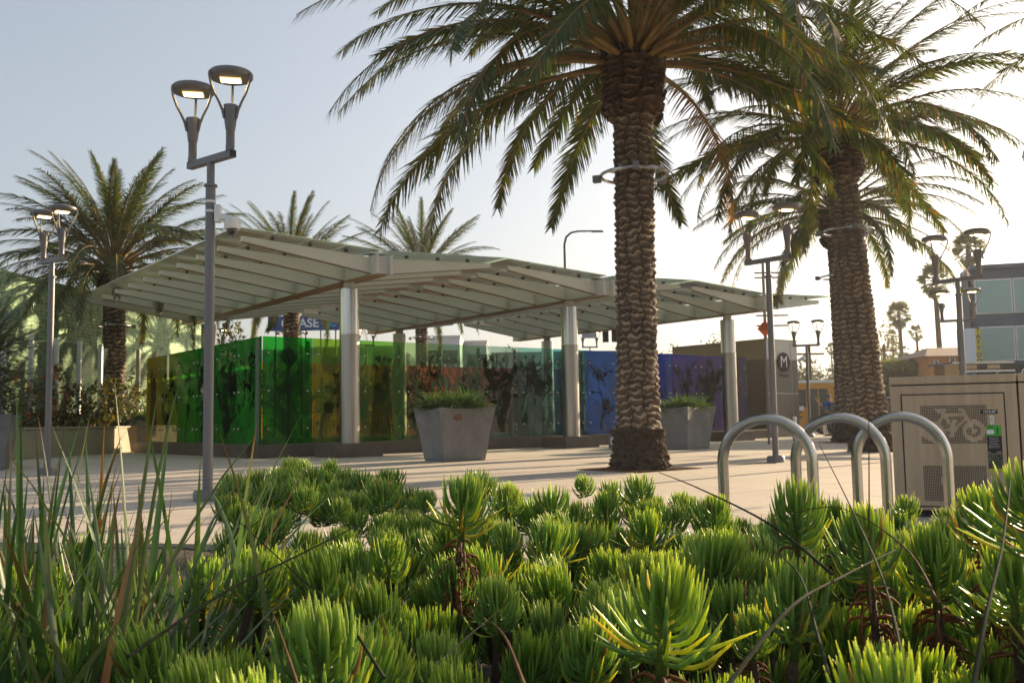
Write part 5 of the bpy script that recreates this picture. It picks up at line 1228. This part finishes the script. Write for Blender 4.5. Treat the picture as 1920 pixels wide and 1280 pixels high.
flax(at(50, 2.35, -.03), 240, 1.0, 'second flax clump behind, at the left edge', 2)
flax(at(290, 1.75, -.03), 190, .6*1.0, 'low flax clump in front of the lamp side clump at lower left', 6)
flax(at(300, 2.1, -.03), 170, .76, 'shorter flax clump just left of the bushy succulents by the lamp base', 3)
flax(at(20, 1.6, -.0), 260, .88, 'flax clump mostly cut off by the left edge', 4)
# a few long arching flower stalks and dry blades across the bed
def blade(pts, rad, label, m_, nm='arching_blade', cat='plant stalk'):
    v = [Vector(p) for p in pts]; o_ = []
    for i in range(len(v)-1):
        for k in range(6):
            t = k/6; p0 = v[max(i-1, 0)]; p1_ = v[i]; p2_ = v[i+1]; p3_ = v[min(i+2, len(v)-1)]
            o_.append(.5*((2*p1_)+(p2_-p0)*t+(2*p0-5*p1_+4*p2_-p3_)*t*t+(3*p1_-p0-3*p2_+p3_)*t**3))
    o_.append(v[-1]); n = len(o_)
    rad *= .72; o = MB().tube(o_, [rad*(1-.75*i/n) for i in range(n)], 5).build(nm, m_, smooth=True); tag(o, label, cat, 'long stalks arching over the bed'); return o
M['stalkd'] = mat('dark_stalk', (.03, .035, .018), .9, spec=.08, var=.4, vscale=30); M['stalkb'] = mat('brown_stalk', (.10, .055, .028), .9, spec=.08, var=.4, vscale=30)
bl = [
 ([P(720, 1270, 1.15), P(640, 1150, 1.35), P(560, 1080, 1.6), P(430, 960, 1.9)], .0035, 'dark thin stalk crossing the lower middle from bottom right to upper left', 'stalkd'),
 ([P(1560, 1075, 1.5), P(1440, 980, 1.8), P(1310, 915, 2.1), P(1235, 885, 2.3)], .0042, 'dark stalk reaching up left toward the nearest palm foot', 'stalkd'),
 ([P(1360, 1290, 1.0), P(1480, 1140, 1.15), P(1580, 1080, 1.3), P(1680, 1030, 1.5)], .0042, 'dark green stalk rising to the right across the lower right', 'stalkd'),
 ([P(1560, 1290, 1.05), P(1530, 1180, 1.15), P(1500, 1080, 1.3), P(1450, 1030, 1.5)], .0038, 'grey green stalk bending over near the lower right', 'stalkd'),
 ([P(1700, 1280, 1.0), P(1660, 1100, 1.2), P(1600, 960, 1.5), P(1535, 830, 1.8)], .0032, 'long stalk leaning left past the middle bike rack', 'stalkd'),
 ([P(1632, 1150, 1.5), P(1630, 1000, 1.6), P(1629, 780, 1.7)], .0032, 'upright thin brown stalk in front of the middle bike rack', 'stalkb'),
 ([P(1825, 1290, .95), P(1850, 1150, 1.05), P(1880, 1020, 1.2), P(1895, 900, 1.4)], .0045, 'thick dark stalk rising near the right edge', 'stalkd'),
 ([P(985, 1290, 1.0), P(950, 1200, 1.1), P(922, 1165, 1.2)], .0035, 'short brown dry stalk at the bottom centre', 'stalkb'),
 ([P(560, 1290, 1.0), P(530, 1200, 1.1), P(510, 1145, 1.25)], .0030, 'thin brown seed stalk left of the large lone head', 'stalkb'),
 ([P(1760, 1130, 1.35), P(1690, 1020, 1.6), P(1560, 950, 1.9), P(1420, 985, 2.1)], .0030, 'thin drooping stalk arching over the right part of the bed', 'stalkb'),
 ([P(240, 1230, 1.2), P(420, 1110, 1.4), P(560, 1040, 1.6), P(700, 970, 1.9)], .0042, 'long green blade leaning right across the lower left', 'stalkd'),
]
for pts, rad, lab, mm in bl: blade(pts, rad, lab, M[mm])

# ------------------------------------------------------------------ air
HAZE_D = .0005
hz = MB().box((0, 330, 7.4), (920, 760, 17.6)).build('haze', bpy.data.materials.new('haze')); hm = hz.data.materials[0]; hm.use_nodes = True; _t = hm.node_tree; _t.nodes.clear()
pv = _t.nodes.new('ShaderNodeVolumePrincipled'); pv.inputs['Color'].default_value = (.93, .94, .96, 1); pv.inputs['Density'].default_value = HAZE_D; pv.inputs['Anisotropy'].default_value = .45
_o = _t.nodes.new('ShaderNodeOutputMaterial'); _t.links.new(pv.outputs[0], _o.inputs['Volume']); tag(hz, 'thin bright haze filling the air between the plaza and the far trees', None, None, 'stuff')
S.cycles.volume_bounces = 0
